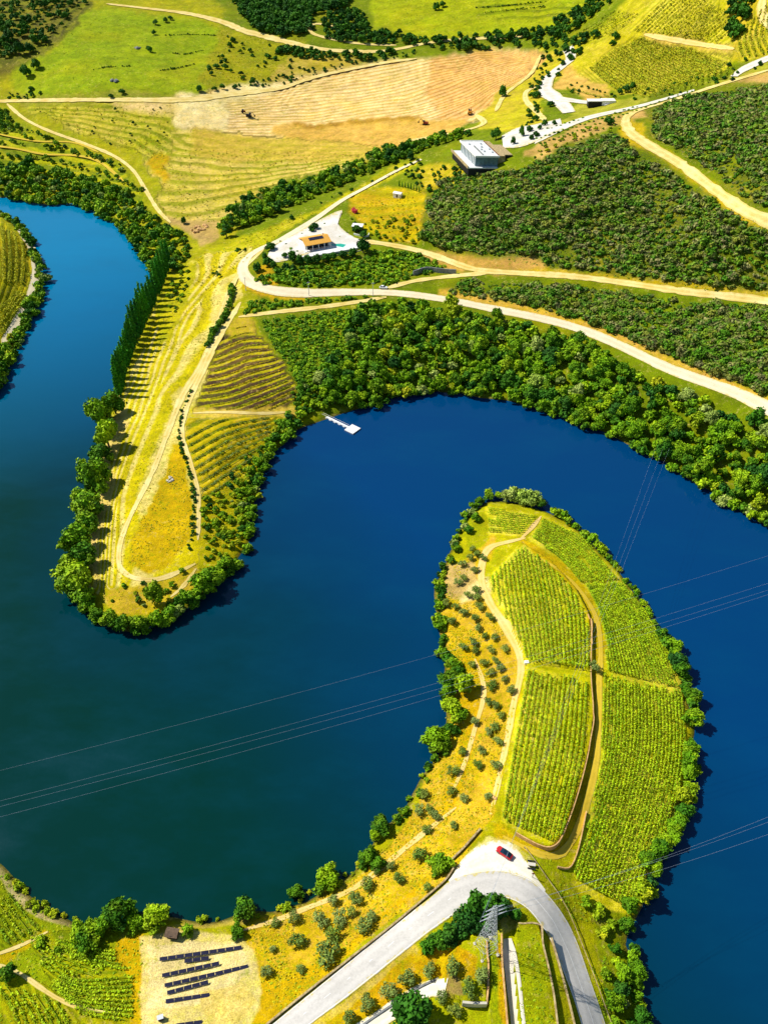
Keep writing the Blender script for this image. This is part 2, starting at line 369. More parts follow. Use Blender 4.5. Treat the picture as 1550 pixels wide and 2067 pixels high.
c = mixc(t, mth(t, 'MULTIPLY', rmp(t, n4, .46, .34, 0, .6), rmp(t, n5, .6, .45, .1, 1)), c, tuple(lin((228,206,120))))
vv = mth(t, 'MULTIPLY', rmp(t, n3, .3, .7, .62, 1.32), rmp(t, n2, .3, .7, .68, 1.26))
n6 = noise(t, p, .11, 4, .7); n7 = noise(t, p, .021, 3, .6)
c = mixc(t, rmp(t, n7, .5, .7, 0, .2), c, tuple(lin((150,160,8))))
c = mixc(t, rmp(t, n7, .5, .3, 0, .16), c, tuple(lin((226,190,60))))
sat = N(t, 'ShaderNodeHueSaturation'); sat.inputs['Saturation'].default_value = 1.05; sat.inputs['Value'].default_value = 1.0; t.links.new(c, sat.inputs['Color']); c = sat.outputs[0]
vv = mth(t, 'MULTIPLY', vv, rmp(t, n6, .32, .68, .74, 1.22))
vm = N(t, 'ShaderNodeVectorMath', operation='SCALE'); t.links.new(c, vm.inputs[0]); t.links.new(vv, vm.inputs['Scale'])
t.links.new(vm.outputs[0], b.inputs['Base Color'])
bump(t, b, mth(t, 'ADD', mth(t, 'MULTIPLY', n2, .6), mth(t, 'ADD', mth(t, 'MULTIPLY', n3, .3), mth(t, 'MULTIPLY', mth(t, 'MULTIPLY', s, am), -.35))), .8, .6)
M['land'] = gm
# water
wm, t, b = newmat('river_water', .06, .5); b.inputs['IOR'].default_value = 1.33
g = N(t, 'ShaderNodeNewGeometry'); p = g.outputs['Position']
n0 = noise(t, p, .006, 3, .5); n1 = noise(t, p, .9, 3, .6); n2 = noise(t, p, .05, 3)
# base colour: dark green at near left, blue beyond, brighter blue at far left
sx = N(t, 'ShaderNodeSeparateXYZ'); t.links.new(p, sx.inputs[0])
bd = mth(t, 'ADD', mth(t, 'MULTIPLY', sx.outputs[1], 1.0), mth(t, 'ADD', mth(t, 'MULTIPLY', sx.outputs[0], 1.15), rmp(t, n0, .3, .7, -60, 60)))
deep = mixc(t, rmp(t, bd, 40, 260), (.0, .026, .020), (.0, .038, .130))
deep = mixc(t, rmp(t, mth(t, 'SUBTRACT', sx.outputs[1], mth(t, 'MULTIPLY', sx.outputs[0], .6)), 340, 600), deep, (.0, .165, .330))
stn = N(t, 'ShaderNodeMapping'); stn.inputs['Scale'].default_value = (.02, .04, .03); stn.inputs['Rotation'].default_value = (0, 0, .6); t.links.new(p, stn.inputs[0]); streak = noise(t, stn.outputs[0], 1.0, 5, .65)
deep = mixc(t, rmp(t, streak, .45, .75, 0, .18), deep, (.0, .075, .15))
t.links.new(deep, b.inputs['Base Color'])
t.links.new(rmp(t, streak, .4, .7, .03, .2), b.inputs['Roughness'])
bump(t, b, mth(t, 'ADD', mth(t, 'MULTIPLY', n1, rmp(t, streak, .4, .7, .5, 1.6)), mth(t, 'MULTIPLY', n2, 2)), .16, .12)
M['water'] = wm

# ------------------------------------------------------------------ ground sheet
pyl = np.r_[np.arange(-130, 2160, 2.2)]
ang = PITCH+np.arctan((pyl-CY)/F); Dr = (CAMZ-25)/np.tan(ang)
Dr = np.r_[[9000, 6000, 4000, 3000, 2300], Dr, np.linspace(Dr[-1]-4, -200, 16)]
dep = np.maximum(Dr*cp+(CAMZ-25)*sp, 140)
pxl = np.r_[[-9000, -5000, -2500, -1200, -700], np.arange(-330, 1885, 2.5), [2300, 2900, 4500, 7000, 11000]]
X = ((pxl-CX)/F)[None, :]*dep[:, None]; Y = np.repeat(Dr[:, None], len(pxl), 1)
Z = ground_z(X, Y)
far = np.clip((np.hypot(X, Y)-1500)/4000, 0, 1); Z = Z+far*60
PX, PY = proj(X, Y, Z)
# jitter so painted borders look grown rather than drawn
fj = np.clip((1000-PY)/700, 0, 1)*np.clip(Y/300, 0, 1)
jx = PX+(vnoise(X, Y, 3.0, 11)-.5)*10+(vnoise(X, Y, 9, 12)-.5)*10+(vnoise(X, Y, 28, 15)-.5)*34*fj; jy = PY+(vnoise(X, Y, 3.0, 13)-.5)*6+(vnoise(X, Y, 9, 14)-.5)*6+(vnoise(X, Y, 28, 16)-.5)*14*fj
TA = np.empty(X.shape+(3,)); TB = TA.copy(); TC = TA.copy(); PH = np.zeros(X.shape); AM = np.zeros(X.shape)
TA[:] = lin((168,160,36)); TB[:] = lin((140,145,24)); TC[:] = lin((100,120,20))
def paint(poly, a, b_, stripe=None, c_=None, amt=0.0, hard=False):
    m = pip(PX if hard else jx, PY if hard else jy, poly)
    TA[m] = lin(a); TB[m] = lin(b_); AM[m] = amt
    if c_ is not None: TC[m] = lin(c_)
    if stripe is not None:
        g0, g1, n = stripe; g0 = smooth(g0, 5); g1 = smooth(g1, 5)
        x = PX[m]; y = PY[m]; d0 = segdist(x, y, g0); d1 = segdist(x, y, g1)
        PH[m] = n*d0/np.maximum(d0+d1, 1e-6)+.25+(0 if n in (14, 9, 26, 20) else 1)*((vnoise(X[m], Y[m], 42, 18)-.5)*1.3+(vnoise(X[m], Y[m], 15, 19)-.5)*.45)
# --- far slopes
paint([(430,-200),(2200,-200),(2200,1100),(1560,1062),(1350,940),(950,800),(640,850),(520,650),(480,500)], (112,128,18), (92,112,16))
paint([(0,-50),(185,-50),(190,22),(150,60),(90,112),(40,132),(0,160),(-300,200),(-300,-50)], (126,126,30), (100,96,40), ([(-50,150),(60,130),(190,0)], [(-100,-20),(40,-30),(100,-60)], 8), (48,50,24), .8)
paint([(20,140),(100,110),(180,28),(215,20),(330,32),(450,52),(485,90),(400,192),(230,197),(130,202),(20,185)], (148,162,6), (122,148,8))
paint([(30,195),(130,185),(300,190),(400,196),(400,206),(30,208)], (150,140,60), (120,130,30))
paint([(440,50),(620,95),(640,130),(560,150),(560,175),(500,178),(430,190),(400,200),(410,160)], (160,150,36), (125,135,24))
paint([(540,170),(600,150),(700,140),(760,120),(640,115),(560,130)], (196,168,90), (168,150,50))
paint([(745,-60),(1240,-60),(1200,5),(1150,40),(1090,62),(950,72),(850,82),(760,60),(740,20)], (150,165,6), (160,162,10))
paint([(960,5),(1190,0),(1190,40),(960,40)], (140,158,6), (160,160,10), ([(950,4),(1250,-14)], [(950,60),(1200,40)], 4), (66,86,14), .7)
# --- tilled slope and hay below it
paint([(330,205),(450,168),(520,178),(600,152),(760,128),(840,118),(950,103),(1085,98),(1096,118),(1070,155),(1010,190),(975,240),(900,275),(830,290),(760,302),(600,292),(450,285),(380,268),(345,240)], (244,214,156), (236,198,132), ([(330,180),(560,165),(760,132),(900,104),(1085,96)], [(330,270),(560,285),(800,262),(940,215),(1000,180),(1090,135)], 22), (198,160,84), .95)
paint([(880,110),(1090,100),(1096,118),(1070,155),(1010,190),(960,240),(900,250),(870,180)], (238,190,128), (226,174,106), ([(600,165),(760,132),(900,104),(1085,96)], [(560,285),(800,262),(940,215),(1000,180),(1090,135)], 22), (190,136,70), .95)
paint([(560,252),(700,244),(860,240),(960,245),(900,275),(830,290),(760,302),(600,292),(560,275)], (226,180,98), (206,160,78))
paint([(590,248),(700,242),(850,238),(850,244),(700,250),(600,256)], (150,108,40), (196,150,70))
paint([(350,190),(450,188),(470,230),(420,300),(370,270),(345,240)], (242,222,166), (236,206,130))
paint([(470,170),(600,168),(540,200),(450,202),(350,210),(400,190)], (244,226,170), (236,208,140))
paint([(310,265),(380,268),(450,285),(600,292),(780,306),(740,330),(640,350),(560,372),(500,400),(450,450),(400,470),(350,450),(320,380),(290,310)], (224,196,112), (194,176,66), ([(300,262),(500,300),(790,302)], [(330,470),(480,440),(720,345)], 10), (134,138,26), 1.0)
paint([(380,262),(470,270),(620,285),(780,300),(760,318),(600,325),(450,330),(380,300)], (214,178,92), (192,166,66), ([(300,262),(500,300),(790,302)], [(330,470),(480,440),(720,345)], 10), (160,150,40), .5)
paint([(40,212),(200,212),(345,208),(350,262),(330,335),(280,305),(180,272),(100,245)], (172,168,36), (200,182,84), ([(30,212),(200,214),(360,230)], [(100,250),(190,275),(330,340)], 6), (118,130,22), 1.0)
paint([(215,210),(350,206),(350,232),(280,230),(215,218)], (232,200,140), (214,184,104))
paint([(318,305),(338,305),(350,330),(340,360),(325,370),(306,335)], (206,150,44), (186,160,40))
paint([(330,430),(380,440),(440,445),(440,480),(400,495),(375,470)], (190,160,96), (170,140,90))
paint([(0,220),(100,275),(240,325),(330,450),(300,470),(150,400),(0,390),(-300,390),(-300,210)], (104,124,20), (128,140,24), ([(-60,250),(100,290),(240,330)], [(0,400),(150,390),(300,420)], 5), (186,180,30), 1.0)
# --- right of the tilled slope: tracks, winery, vineyards
paint([(1096,100),(1140,100),(1150,150),(1100,160),(1090,200),(1090,250),(1010,270),(960,262),(1000,190),(1070,150)], (196,186,50), (182,160,60))
paint([(1140,90),(1230,30),(1330,-60),(1500,-60),(1470,60),(1480,130),(1400,150),(1300,185),(1180,180),(1140,150)], (196,178,64), (176,168,36))
paint([(1140,130),(1200,150),(1230,190),(1180,200),(1130,175)], (222,178,100), (200,160,80))
paint([(1290,65),(1350,75),(1465,92),(1480,102),(1340,90)], (222,180,110), (206,164,80))
paint([(1490,-60),(1700,-60),(1700,100),(1540,105),(1480,120),(1475,70)], (206,176,60), (190,165,50))
paint([(1190,195),(1300,195),(1450,160),(1560,110),(1560,170),(1420,200),(1300,230),(1200,250),(1120,260)], (170,165,60), (150,150,50))
paint([(1060,310),(1180,250),(1260,225),(1420,180),(1560,140),(1560,170),(1400,205),(1280,240),(1180,280),(1090,325)], (206,166,106), (184,146,80))
paint([(1240,265),(1262,240),(1290,250),(1320,290),(1400,345),(1480,405),(1560,445),(1560,470),(1480,430),(1360,350),(1280,300)], (206,172,60), (186,160,40))
paint([(1330,180),(1560,160),(1560,440),(1480,395),(1400,325),(1310,270),(1290,215)], (88,106,24), (112,114,30))
paint([(860,400),(900,350),(1050,340),(1150,290),(1240,268),(1370,350),(1500,440),(1560,470),(1560,600),(1250,568),(1050,545),(900,520),(850,480)], (84,104,24), (110,112,30))
paint([(860,505),(960,520),(1080,520),(1110,545),(1000,552),(900,540),(850,520)], (206,160,92), (180,140,70))
paint([(700,395),(780,375),(855,380),(860,440),(850,490),(780,485),(720,455),(700,430)], (206,180,36), (190,150,50), ([(700,400),(780,405),(860,400)], [(700,480),(780,490),(850,495)], 6), (150,150,20), .6)
paint([(850,340),(900,330),(940,335),(930,370),(880,380),(850,375)], (200,170,60), (170,160,40))
paint([(520,545),(545,530),(560,570),(520,575)], (200,150,50), (170,140,40))
paint([(400,510),(500,470),(560,450),(640,420),(760,355),(850,318),(850,332),(700,400),(620,440),(540,490),(480,540),(400,620),(350,560)], (178,172,26), (196,180,60), ([(340,560),(500,485),(640,425),(850,320)], [(420,600),(520,510),(660,440),(850,336)], 6), (150,155,26), .6)
paint([(1175,145),(1235,100),(1290,76),(1345,94),(1478,108),(1475,130),(1400,165),(1300,192),(1235,182)], (206,186,78), (186,174,44), ([(1170,120),(1250,185),(1330,215)], [(1290,50),(1400,105),(1520,150)], 26), (132,140,20), .8)
paint([(1262,62),(1335,-5),(1466,-5),(1466,92),(1400,84),(1340,74),(1290,68)], (206,190,76), (190,178,44), ([(1265,75),(1370,-25)], [(1400,120),(1500,40)], 20), (134,142,20), .8)
paint([(1150,75),(1240,22),(1290,30),(1260,60),(1190,85)], (202,188,76), (184,176,40), ([(1140,80),(1250,10)], [(1200,105),(1310,45)], 10), (130,140,20), .8)
paint([(1495,60),(1550,0),(1620,0),(1620,105),(1500,118),(1480,100)], (210,186,76), (196,176,44), ([(1500,40),(1490,80),(1500,130)], [(1580,-10),(1570,60),(1600,110)], 7), (134,142,20), .8)
# --- verges of the hill roads
for pl, w, ca, cb in (([(1560,812),(1440,760),(1350,728),(1260,684),(1180,655),(1050,620),(900,592)], 9, (216,170,86), (190,156,50)),
                      ([(1560,598),(1350,577),(1150,550),(1050,545)], 6, (204,172,70), (186,156,40)),
                      ([(620,600),(520,592),(480,570)], 8, (204,160,60), (184,150,40))):
    m = segdist(jx, jy, pl) < w; TA[m] = lin(ca); TB[m] = lin(cb); AM[m] = 0
# --- first peninsula
paint([(505,500),(400,512),(345,560),(322,620),(285,700),(255,790),(225,860),(205,960),(185,1060),(180,1190),(230,1230),(300,1230),(400,1140),(440,900),(420,700),(480,600)], (190,176,20), (206,188,50), ([(500,500),(410,600),(350,720),(290,860),(240,1000),(225,1180)], [(360,560),(320,640),(270,760),(225,880),(200,1000),(190,1180)], 5), (236,214,140), .8)
paint([(250,790),(258,850),(228,930),(232,990),(205,1070),(200,1170),(188,1190),(180,1100),(200,960),(222,860)], (224,196,124), (206,184,90))
paint([(345,560),(395,520),(400,560),(370,620),(345,680),(320,700),(320,640)], (156,158,16), (186,172,26))
paint([(352,895),(330,960),(290,1040),(258,1100),(262,1140),(300,1158),(345,1140),(380,1098),(390,1040),(378,960),(366,900)], (206,166,12), (184,158,12))
paint([(200,1190),(300,1180),(400,1140),(390,1200),(320,1240),(230,1240)], (206,170,70), (180,160,40))
paint([(488,634),(440,700),(418,760),(395,812),(392,834),(560,834),(604,800),(588,765),(562,720),(530,680),(512,640)], (72,44,40), (54,34,36), ([(420,675),(480,648),(540,652)], [(420,860),(500,845),(620,790)], 14), (196,182,44), 1.0)
paint([(488,634),(455,672),(470,680),(524,672),(512,640)], (196,164,70), (176,158,40))
paint([(392,824),(600,822),(600,842),(392,842)], (204,170,66), (206,180,90))
paint([(380,845),(575,838),(540,890),(490,965),(440,1010),(408,1005),(392,950),(372,890)], (206,176,54), (180,164,24), ([(370,890),(450,850),(540,835)], [(405,1030),(470,985),(560,915)], 9), (92,108,18), 1.0)
paint([(405,1005),(440,1005),(520,905),(600,835),(600,860),(530,950),(515,1050),(490,1120),(430,1150),(405,1130),(402,1060)], (186,168,14), (142,146,16))
# --- left bank
paint([(-400,380),(0,415),(60,490),(84,540),(86,600),(40,690),(-10,800),(-400,900)], (180,168,26), (196,176,50), ([(-60,440),(-40,520),(-60,640)], [(50,470),(62,560),(0,690)], 8), (120,128,22), .9)
# --- second peninsula
paint([(930,1020),(1000,1010),(1100,1030),(1240,1140),(1330,1260),(1390,1390),(1405,1500),(1390,1640),(1300,1800),(1260,1900),(1180,1880),(1130,1790),(1040,1690),(960,1690),(870,1600),(895,1400),(880,1190)], (176,168,18), (160,160,16))
paint([(1000,1080),(975,1085),(955,1115),(900,1150),(880,1200),(892,1300),(905,1400),(898,1480),(870,1550),(845,1620),(800,1690),(740,1760),(640,1812),(500,1865),(495,1895),(515,1930),(530,1990),(545,2067),(620,2000),(730,1905),(920,1760),(965,1690),(995,1640),(1012,1540),(1040,1420),(1052,1350),(1032,1290),(992,1220),(972,1160),(1005,1100)], (220,176,70), (184,160,36))
paint([(905,1140),(950,1130),(965,1180),(930,1215),(890,1200)], (214,180,120), (190,160,90))
paint([(940,1180),(985,1165),(990,1200),(950,1212),(920,1225)], (232,214,150), (214,190,120))
paint([(930,1290),(960,1290),(975,1400),(950,1490),(930,1600),(900,1660),(880,1640),(920,1550)], (208,166,50), (188,156,30))
paint([(900,1150),(885,1200),(900,1400),(905,1480),(880,1540),(850,1600),(840,1590),(870,1530),(895,1450),(895,1300),(872,1190)], (140,145,24), (120,130,20))
paint([(520,1960),(560,1990),(700,1910),(850,1780),(870,1770),(700,1930),(600,2010),(545,2067),(500,2067)], (208,168,24), (200,158,20))
for poly in ([(1052,1098),(990,1158),(986,1185),(1012,1235),(1046,1295),(1062,1338),(1190,1358),(1192,1300),(1184,1235),(1150,1180),(1110,1136)], [(1062,1345),(1190,1365),(1186,1450),(1170,1560),(1130,1702),(1105,1708),(1008,1660),(1020,1560),(1042,1440)],
             [(1095,1040),(1175,1080),(1240,1150),(1300,1220),(1350,1310),(1385,1400),(1392,1500),(1378,1620),(1330,1730),(1265,1860),(1205,1850),(1150,1780),(1205,1560),(1215,1300),(1170,1180),(1065,1085)], [(980,1022),(1088,1042),(1050,1082),(982,1080)]):
    paint(poly, (222,208,76), (190,182,32))
paint([(1050,1086),(1120,1122),(1180,1180),(1208,1240),(1222,1300),(1216,1380),(1212,1450),(1206,1540),(1185,1630),(1160,1700),(1138,1732),(1110,1740),(1060,1720),(1005,1690),(990,1660),(1010,1665),(1080,1708),(1108,1716),(1128,1702),(1150,1650),(1172,1580),(1190,1500),(1197,1440),(1192,1362),(1194,1300),(1186,1240),(1160,1190),(1110,1135),(1048,1096)], (204,168,24), (186,160,18))
paint([(975,1010),(990,1090),(960,1110),(930,1090),(935,1060)], (170,165,20), (130,145,16))
paint([(1040,1700),(1060,1720),(1140,1750),(1160,1800),(1200,1860),(1240,1960),(1240,2100),(1225,2100),(1170,1920),(1130,1810),(1060,1730)], (178,172,20), (140,150,18))
paint([(1190,1830),(1280,1850),(1265,1900),(1310,2000),(1310,2200),(1225,2200),(1210,1960)], (96,120,16), (120,140,16))
paint([(940,1730),(985,1690),(1040,1695),(1075,1740),(1060,1760),(940,1760)], (226,212,150), (196,186,70))
# --- near bank, left
paint([(-300,1640),(0,1740),(60,1815),(160,1866),(290,1870),(290,2200),(-300,2200)], (150,156,10), (120,140,12))
paint([(-300,1700),(0,1770),(60,1850),(95,1880),(0,1925),(-300,2000)], (150,155,14), (120,140,12), ([(-20,1760),(100,1880)], [(-80,1860),(20,1930)], 9), (94,118,14), .6)
paint([(-300,1945),(0,1925),(95,1878),(110,1885),(60,1915),(40,1930),(0,1960),(-300,2010)], (206,176,40), (190,160,30))
paint([(0,1960),(40,1960),(160,2035),(280,2050),(280,2200),(-300,2200),(-300,1980)], (176,166,12), (150,152,12), ([(0,1960),(70,2120)], [(180,2000),(300,2130)], 10), (110,128,14), .6)
paint([(60,1890),(150,1880),(240,1950),(280,1960),(275,2035),(180,2030),(100,1985)], (150,158,14), (170,164,14), ([(60,1890),(140,1950),(280,1940)], [(60,1960),(150,2030),(280,2040)], 6), (84,112,14), .8)
paint([(236,1898),(290,1885),(292,2100),(264,2100),(268,2000),(255,1960),(226,1930)], (200,160,10), (186,154,12))
paint([(285,1892),(345,1878),(490,1888),(512,1925),(535,2000),(530,2040),(500,2080),(480,2200),(285,2200)], (228,206,142), (206,190,96))
paint([(300,1905),(480,1900),(510,1960),(480,1990),(430,2025),(300,2040)], (236,216,160), (222,202,136))
paint([(400,2000),(500,1985),(525,2020),(480,2067),(420,2067)], (210,186,84), (222,196,120))
paint([(0,1745),(40,1795),(80,1835),(150,1866),(140,1874),(70,1850),(20,1800),(-10,1760)], (196,180,130), (170,150,90))
paint([(250,1872),(380,1864),(500,1850),(500,1866),(340,1880)], (190,170,60), (170,150,80))
# --- inside the hairpin
paint([(560,2120),(700,2014),(836,1908),(900,1870),(960,1860),(1020,1830),(1060,1840),(1100,1890),(1130,1960),(1160,2040),(1175,2120)], (176,170,20), (150,158,14))
paint([(600,2120),(700,2022),(830,1925),(900,1895),(965,1930),(965,1975),(870,1975),(780,2030),(700,2067),(640,2120)], (212,158,34), (178,160,18))
paint([(628,2067),(715,2002),(836,1908),(842,1920),(720,2018),(630,2085)], (206,180,90), (196,170,60))
paint([(984,1900),(1012,1900),(1022,2120),(986,2120)], (116,142,14), (160,160,14))
paint([(1005,1905),(1014,1905),(1028,2120),(1014,2120)], (206,160,20), (196,150,20))
paint([(1040,1880),(1080,1870),(1106,1960),(1125,2120),(1060,2120)], (172,172,10), (146,158,12))
paint([(1000,1830),(1040,1830),(1045,1872),(1010,1890)], (196,184,96), (180,170,60))
paint([(905,1960),(930,1975),(935,2010),(900,2015)], (176,146,90), (150,126,70))
for _ in range(2):
    for A in (TA, TB, TC, AM):
        B = A.copy(); B[1:-1, 1:-1] = (A[1:-1, 1:-1]*2+A[:-2, 1:-1]+A[2:, 1:-1]+A[1:-1, :-2]+A[1:-1, 2:])/6; A[:] = B
# terrace benches and furrows are real dips in the far slopes
Z = Z-1.0*AM*(.5-.5*np.sin(2*np.pi*PH))*np.clip((Y-330)/60, 0, 1)
wet = np.clip((Z-0.1)/0.8, 0, 1)[..., None]; TA = TA*wet+lin((96,84,40))*(1-wet); TB = TB*wet+lin((70,74,30))*(1-wet)
nr, nc = X.shape; idx = np.arange(nr*nc).reshape(nr, nc)
fc = np.stack([idx[1:, :-1], idx[1:, 1:], idx[:-1, 1:], idx[:-1, :-1]], -1).reshape(-1, 4)
gme = mesh('ground', np.stack([X, Y, Z], -1).reshape(-1, 3), fc, [M['land']], smooth_=True)
for nm, A in (('tone_a', TA), ('tone_b', TB), ('tone_c', TC)):
    at_ = gme.attributes.new(nm, 'FLOAT_COLOR', 'POINT'); at_.data.foreach_set('color', np.concatenate([A, np.ones(A.shape[:2]+(1,))], -1).astype(np.float32).ravel())
for nm, A in (('furrow', PH), ('furrow_amount', AM)):
    at_ = gme.attributes.new(nm, 'FLOAT', 'POINT'); at_.data.foreach_set('value', A.astype(np.float32).ravel())
tag(link('ground', gme), 'river valley land with dry grass, hay and bare earth', kind='structure')
link_w = link('water', mesh('water', [(-9000, -1500, 0), (9000, -1500, 0), (9000, 9000, 0), (-9000, 9000, 0)], [(0, 1, 2, 3)], [M['water']]))
tag(link_w, 'calm deep blue river winding in a loop', kind='structure')

# ------------------------------------------------------------------ roads and paths
def lattice(name, A, B, mat, off=.12, m=5, label=None, kind='structure'):
    n = max(len(A), len(B)); A = resample(A, n); B = resample(B, n)
    t_ = np.linspace(0, 1, m)[None, :, None]; G = A[:, None, :2]*(1-t_)+B[:, None, :2]*t_
    z = ground_z(G[..., 0], G[..., 1]); d = np.hypot(G[..., 0], G[..., 1])
    z = np.maximum(z, 0.05)+off*.6+d*0.00022
    V = np.concatenate([G, z[..., None]], -1)
    i = np.arange(n*m).reshape(n, m)
    f = np.stack([i[:-1, :-1], i[:-1, 1:], i[1:, 1:], i[1:, :-1]], -1).reshape(-1, 4)
    me = mesh(name, V.reshape(-1, 3), f, [mat], smooth_=True)
    a = me.attributes.new('across', 'FLOAT', 'POINT'); a.data.foreach_set('value', np.tile(np.linspace(-1, 1, m), n).astype(np.float32))
    # wind faces upward
    p0, p1, p2 = V.reshape(-1, 3)[f[0][:3]]
    if np.cross(p1-p0, p2-p0)[2] < 0: me.flip_normals()
    o = link(name, me); tag(o, label, kind=kind); return o
def way(name, pts, width, mat, label, off=.12):
    px = smooth(pts, 5); w = drape(px); L = np.linalg.norm(np.diff(w[:, :2], axis=0), axis=1).sum()
    w = resample(w, max(8, int(L/2.5)))
    k = 2
    for _ in range(k): w[1:-1] = (w[:-2]+w[1:-1]*2+w[2:])/4
    d = np.gradient(w[:, :2], axis=0); d /= np.linalg.norm(d, axis=1)[:, None]+1e-9; nrm = np.stack([-d[:, 1], d[:, 0]], -1)
    s = np.linspace(0, 1, len(w)); wd_ = width if not hasattr(width, '__len__') else np.interp(s, np.linspace(0, 1, len(width)), width)
    wj = (np.asarray(wd_)*.5*(1+.16*(vnoise(w[:, 0], w[:, 1], 5, 21)-.5)))
    if name in ('path', 'dirt_track'): wj = wj*(.35+.65*np.clip(np.minimum(s, 1-s)*L/7, 0, 1))*(1+.5*(vnoise(w[:, 0], w[:, 1], 2.2, 23)-.5))
    wj = np.broadcast_to(wj, (len(w),))[:, None]
    return lattice(name, w[:, :2]+nrm*wj, w[:, :2]-nrm*wj, mat, off, label=label)
OUT = [(500,2105),(550,2067),(640,1994),(728,1922),(820,1849),(874,1808),(909,1778),(955,1763),(1010,1759),(1058,1770),(1091,1792),(1126,1832),(1159,1889),(1191,1979),(1221,2067),(1236,2120)]
INN = [(580,2105),(628,2067),(715,2002),(836,1905),(885,1868),(939,1832),(985,1812),(1026,1814),(1064,1835),(1091,1868),(1107,1892),(1132,1952),(1156,2014),(1172,2067),(1186,2120)]
a = drape(smooth(OUT, 6)); b_ = drape(smooth(INN, 6))
lattice('road', a, b_, M['asphalt'], .14, 7, 'pale grey asphalt road bending round a hairpin')
lattice('gravel_area', drape(smooth([(905,1778),(925,1745),(945,1722),(975,1702),(1015,1696),(1042,1712),(1062,1740),(1085,1775),(1100,1796)], 5)), drape(smooth([(909,1782),(955,1768),(1010,1764),(1058,1774),(1100,1800)], 6)), M['gravel'], .11, 7, 'white gravel lay-by on the outside of the bend')
# painted lines
def line_along(A, B, t0, width, s0, s1, label):
    n = 120; A = resample(A, n); B = resample(B, n); Cc = A*(1-t0)+B*t0; Cc = Cc[int(s0*n):max(int(s1*n), int(s0*n)+2)]
    d = np.gradient(Cc[:, :2], axis=0); d /= np.linalg.norm(d, axis=1)[:, None]; q = np.stack([-d[:, 1], d[:, 0]], -1)*width/2
    return lattice('road_marking', Cc[:, :2]+q, Cc[:, :2]-q, M['line_paint'], .175, 2, label)
line_along(a, b_, .955, .16, .0, .48, 'white edge line on the inner side of the road'); line_along(a, b_, .04, .16, .02, .4, 'white edge line on the river side of the road')
line_along(a, b_, .97, .16, .55, 1, 'white edge line beside the grass terraces'); line_along(a, b_, .5, .14, .68, 1, 'white centre line on the straight after the bend'); line_along(a, b_, .03, .16, .62, 1, 'white edge line along the guard rail')
for k in range(9): line_along(a, b_, .5, .14, .03+k*.055, .03+k*.055+.02, 'faded white dash of the road centre line')
way('road', [(1960,985),(1780,918),(1660,872),(1600,850),(1500,800),(1440,777),(1350,745),(1260,702),(1180,668),(1100,645),(1000,625),(900,605),(800,592),(700,590),(620,592),(560,588),(520,578),(495,560),(490,540),(500,520),(525,503),(560,488),(600,465),(640,440),(690,405),(740,378),(800,345),(850,322)],
    [6.5,6.5,6.2,6,5.5,5.5,5.5,5.5,6,8,7,6,5.5,4.5,4,3.5], M['pale_road'], 'pale hillside road curving below the white villa', .2)
way('dirt_track', [(1960,640),(1780,625),(1600,612),(1450,597),(1350,585),(1250,570),(1150,558),(1050,552),(960,545),(900,525),(850,508),(790,495),(740,488),(700,484)], 4.2, M['dirt'], 'dirt track across the foot of the scrub hill', .25)
way('dirt_track', [(775,584),(810,574),(850,565),(930,556),(990,551)], 3.6, M['dirt'], 'short dirt track joining the hillside road', .2)
way('dirt_track', [(482,640),(560,630),(650,620),(720,610),(780,600)], 3.2, M['dirt'], 'dirt track below the hillside road', .2)
way('dirt_track', [(1900,560),(1750,530),(1600,475),(1560,452),(1500,425),(1430,375),(1370,330),(1310,295),(1272,268),(1262,240),(1290,222),(1350,205),(1440,175),(1550,142)], [5.5,5,5,5,7,5,4.5,4], M['dirt'], 'light dirt track climbing the right hill', .3)
way('dirt_track', [(215,8),(300,18),(380,28),(450,45),(490,62),(520,70),(600,90),(660,101),(740,105),(800,100),(860,88),(930,80),(1060,74)], [5,7,8,9,6,5,5,5], M['dirt'], 'sandy track winding along the top of the valley', .35)
way('dirt_track', [(-60,208),(0,205),(100,203),(240,202),(380,202),(460,192),(560,180),(640,155),(760,130),(840,119)], [4,4,5,8,8,5,5,5], M['dirt'], 'sandy track along the upper edge of the tilled slope', .35)
way('dirt_track', [(15,210),(50,240),(100,265),(170,290),(230,315),(270,345),(295,385),(320,425),(345,450)], 2.6, M['dirt'], 'narrow dirt track running down to the inlet', .3)
way('path', [(-40,292),(30,300),(90,312),(150,314),(200,326),(250,366)], 2.2, M['earth'], 'grassy terrace lane above the inlet', .3)
way('path', [(-40,262),(30,278),(80,286),(150,288),(200,308)], 1.8, M['earth'], 'upper grassy terrace lane above the inlet', .3)
way('dirt_track', [(700,60),(640,48),(625,58),(640,72),(720,88),(800,92)], 4, M['dirt'], 'short dirt track looping in the dark wood', .35)
way('dirt_track', [(1090,112),(1070,150),(1020,190),(1000,225)], 3.5, M['dirt'], 'track down the east end of the tilled slope', .3)
way('dirt_track', [(1085,175),(1062,185),(1062,205),(1085,228),(1100,245)], 4, M['dirt'], 'looping dirt track beside the winery drive', .3)
way('dirt_track', [(960,232),(975,252),(900,272),(820,285)], 4.5, M['dirt'], 'dirt track along the foot of the tilled slope', .3)
way('dirt_track', [(1300,70),(1340,78),(1400,88),(1480,100)], 3.5, M['trail'], 'earth track between the upper vineyards', .35)
way('dirt_track', [(1540,-10),(1535,20),(1550,50),(1600,70)], 5, M['dirt'], 'dirt road at the top right corner', .35)
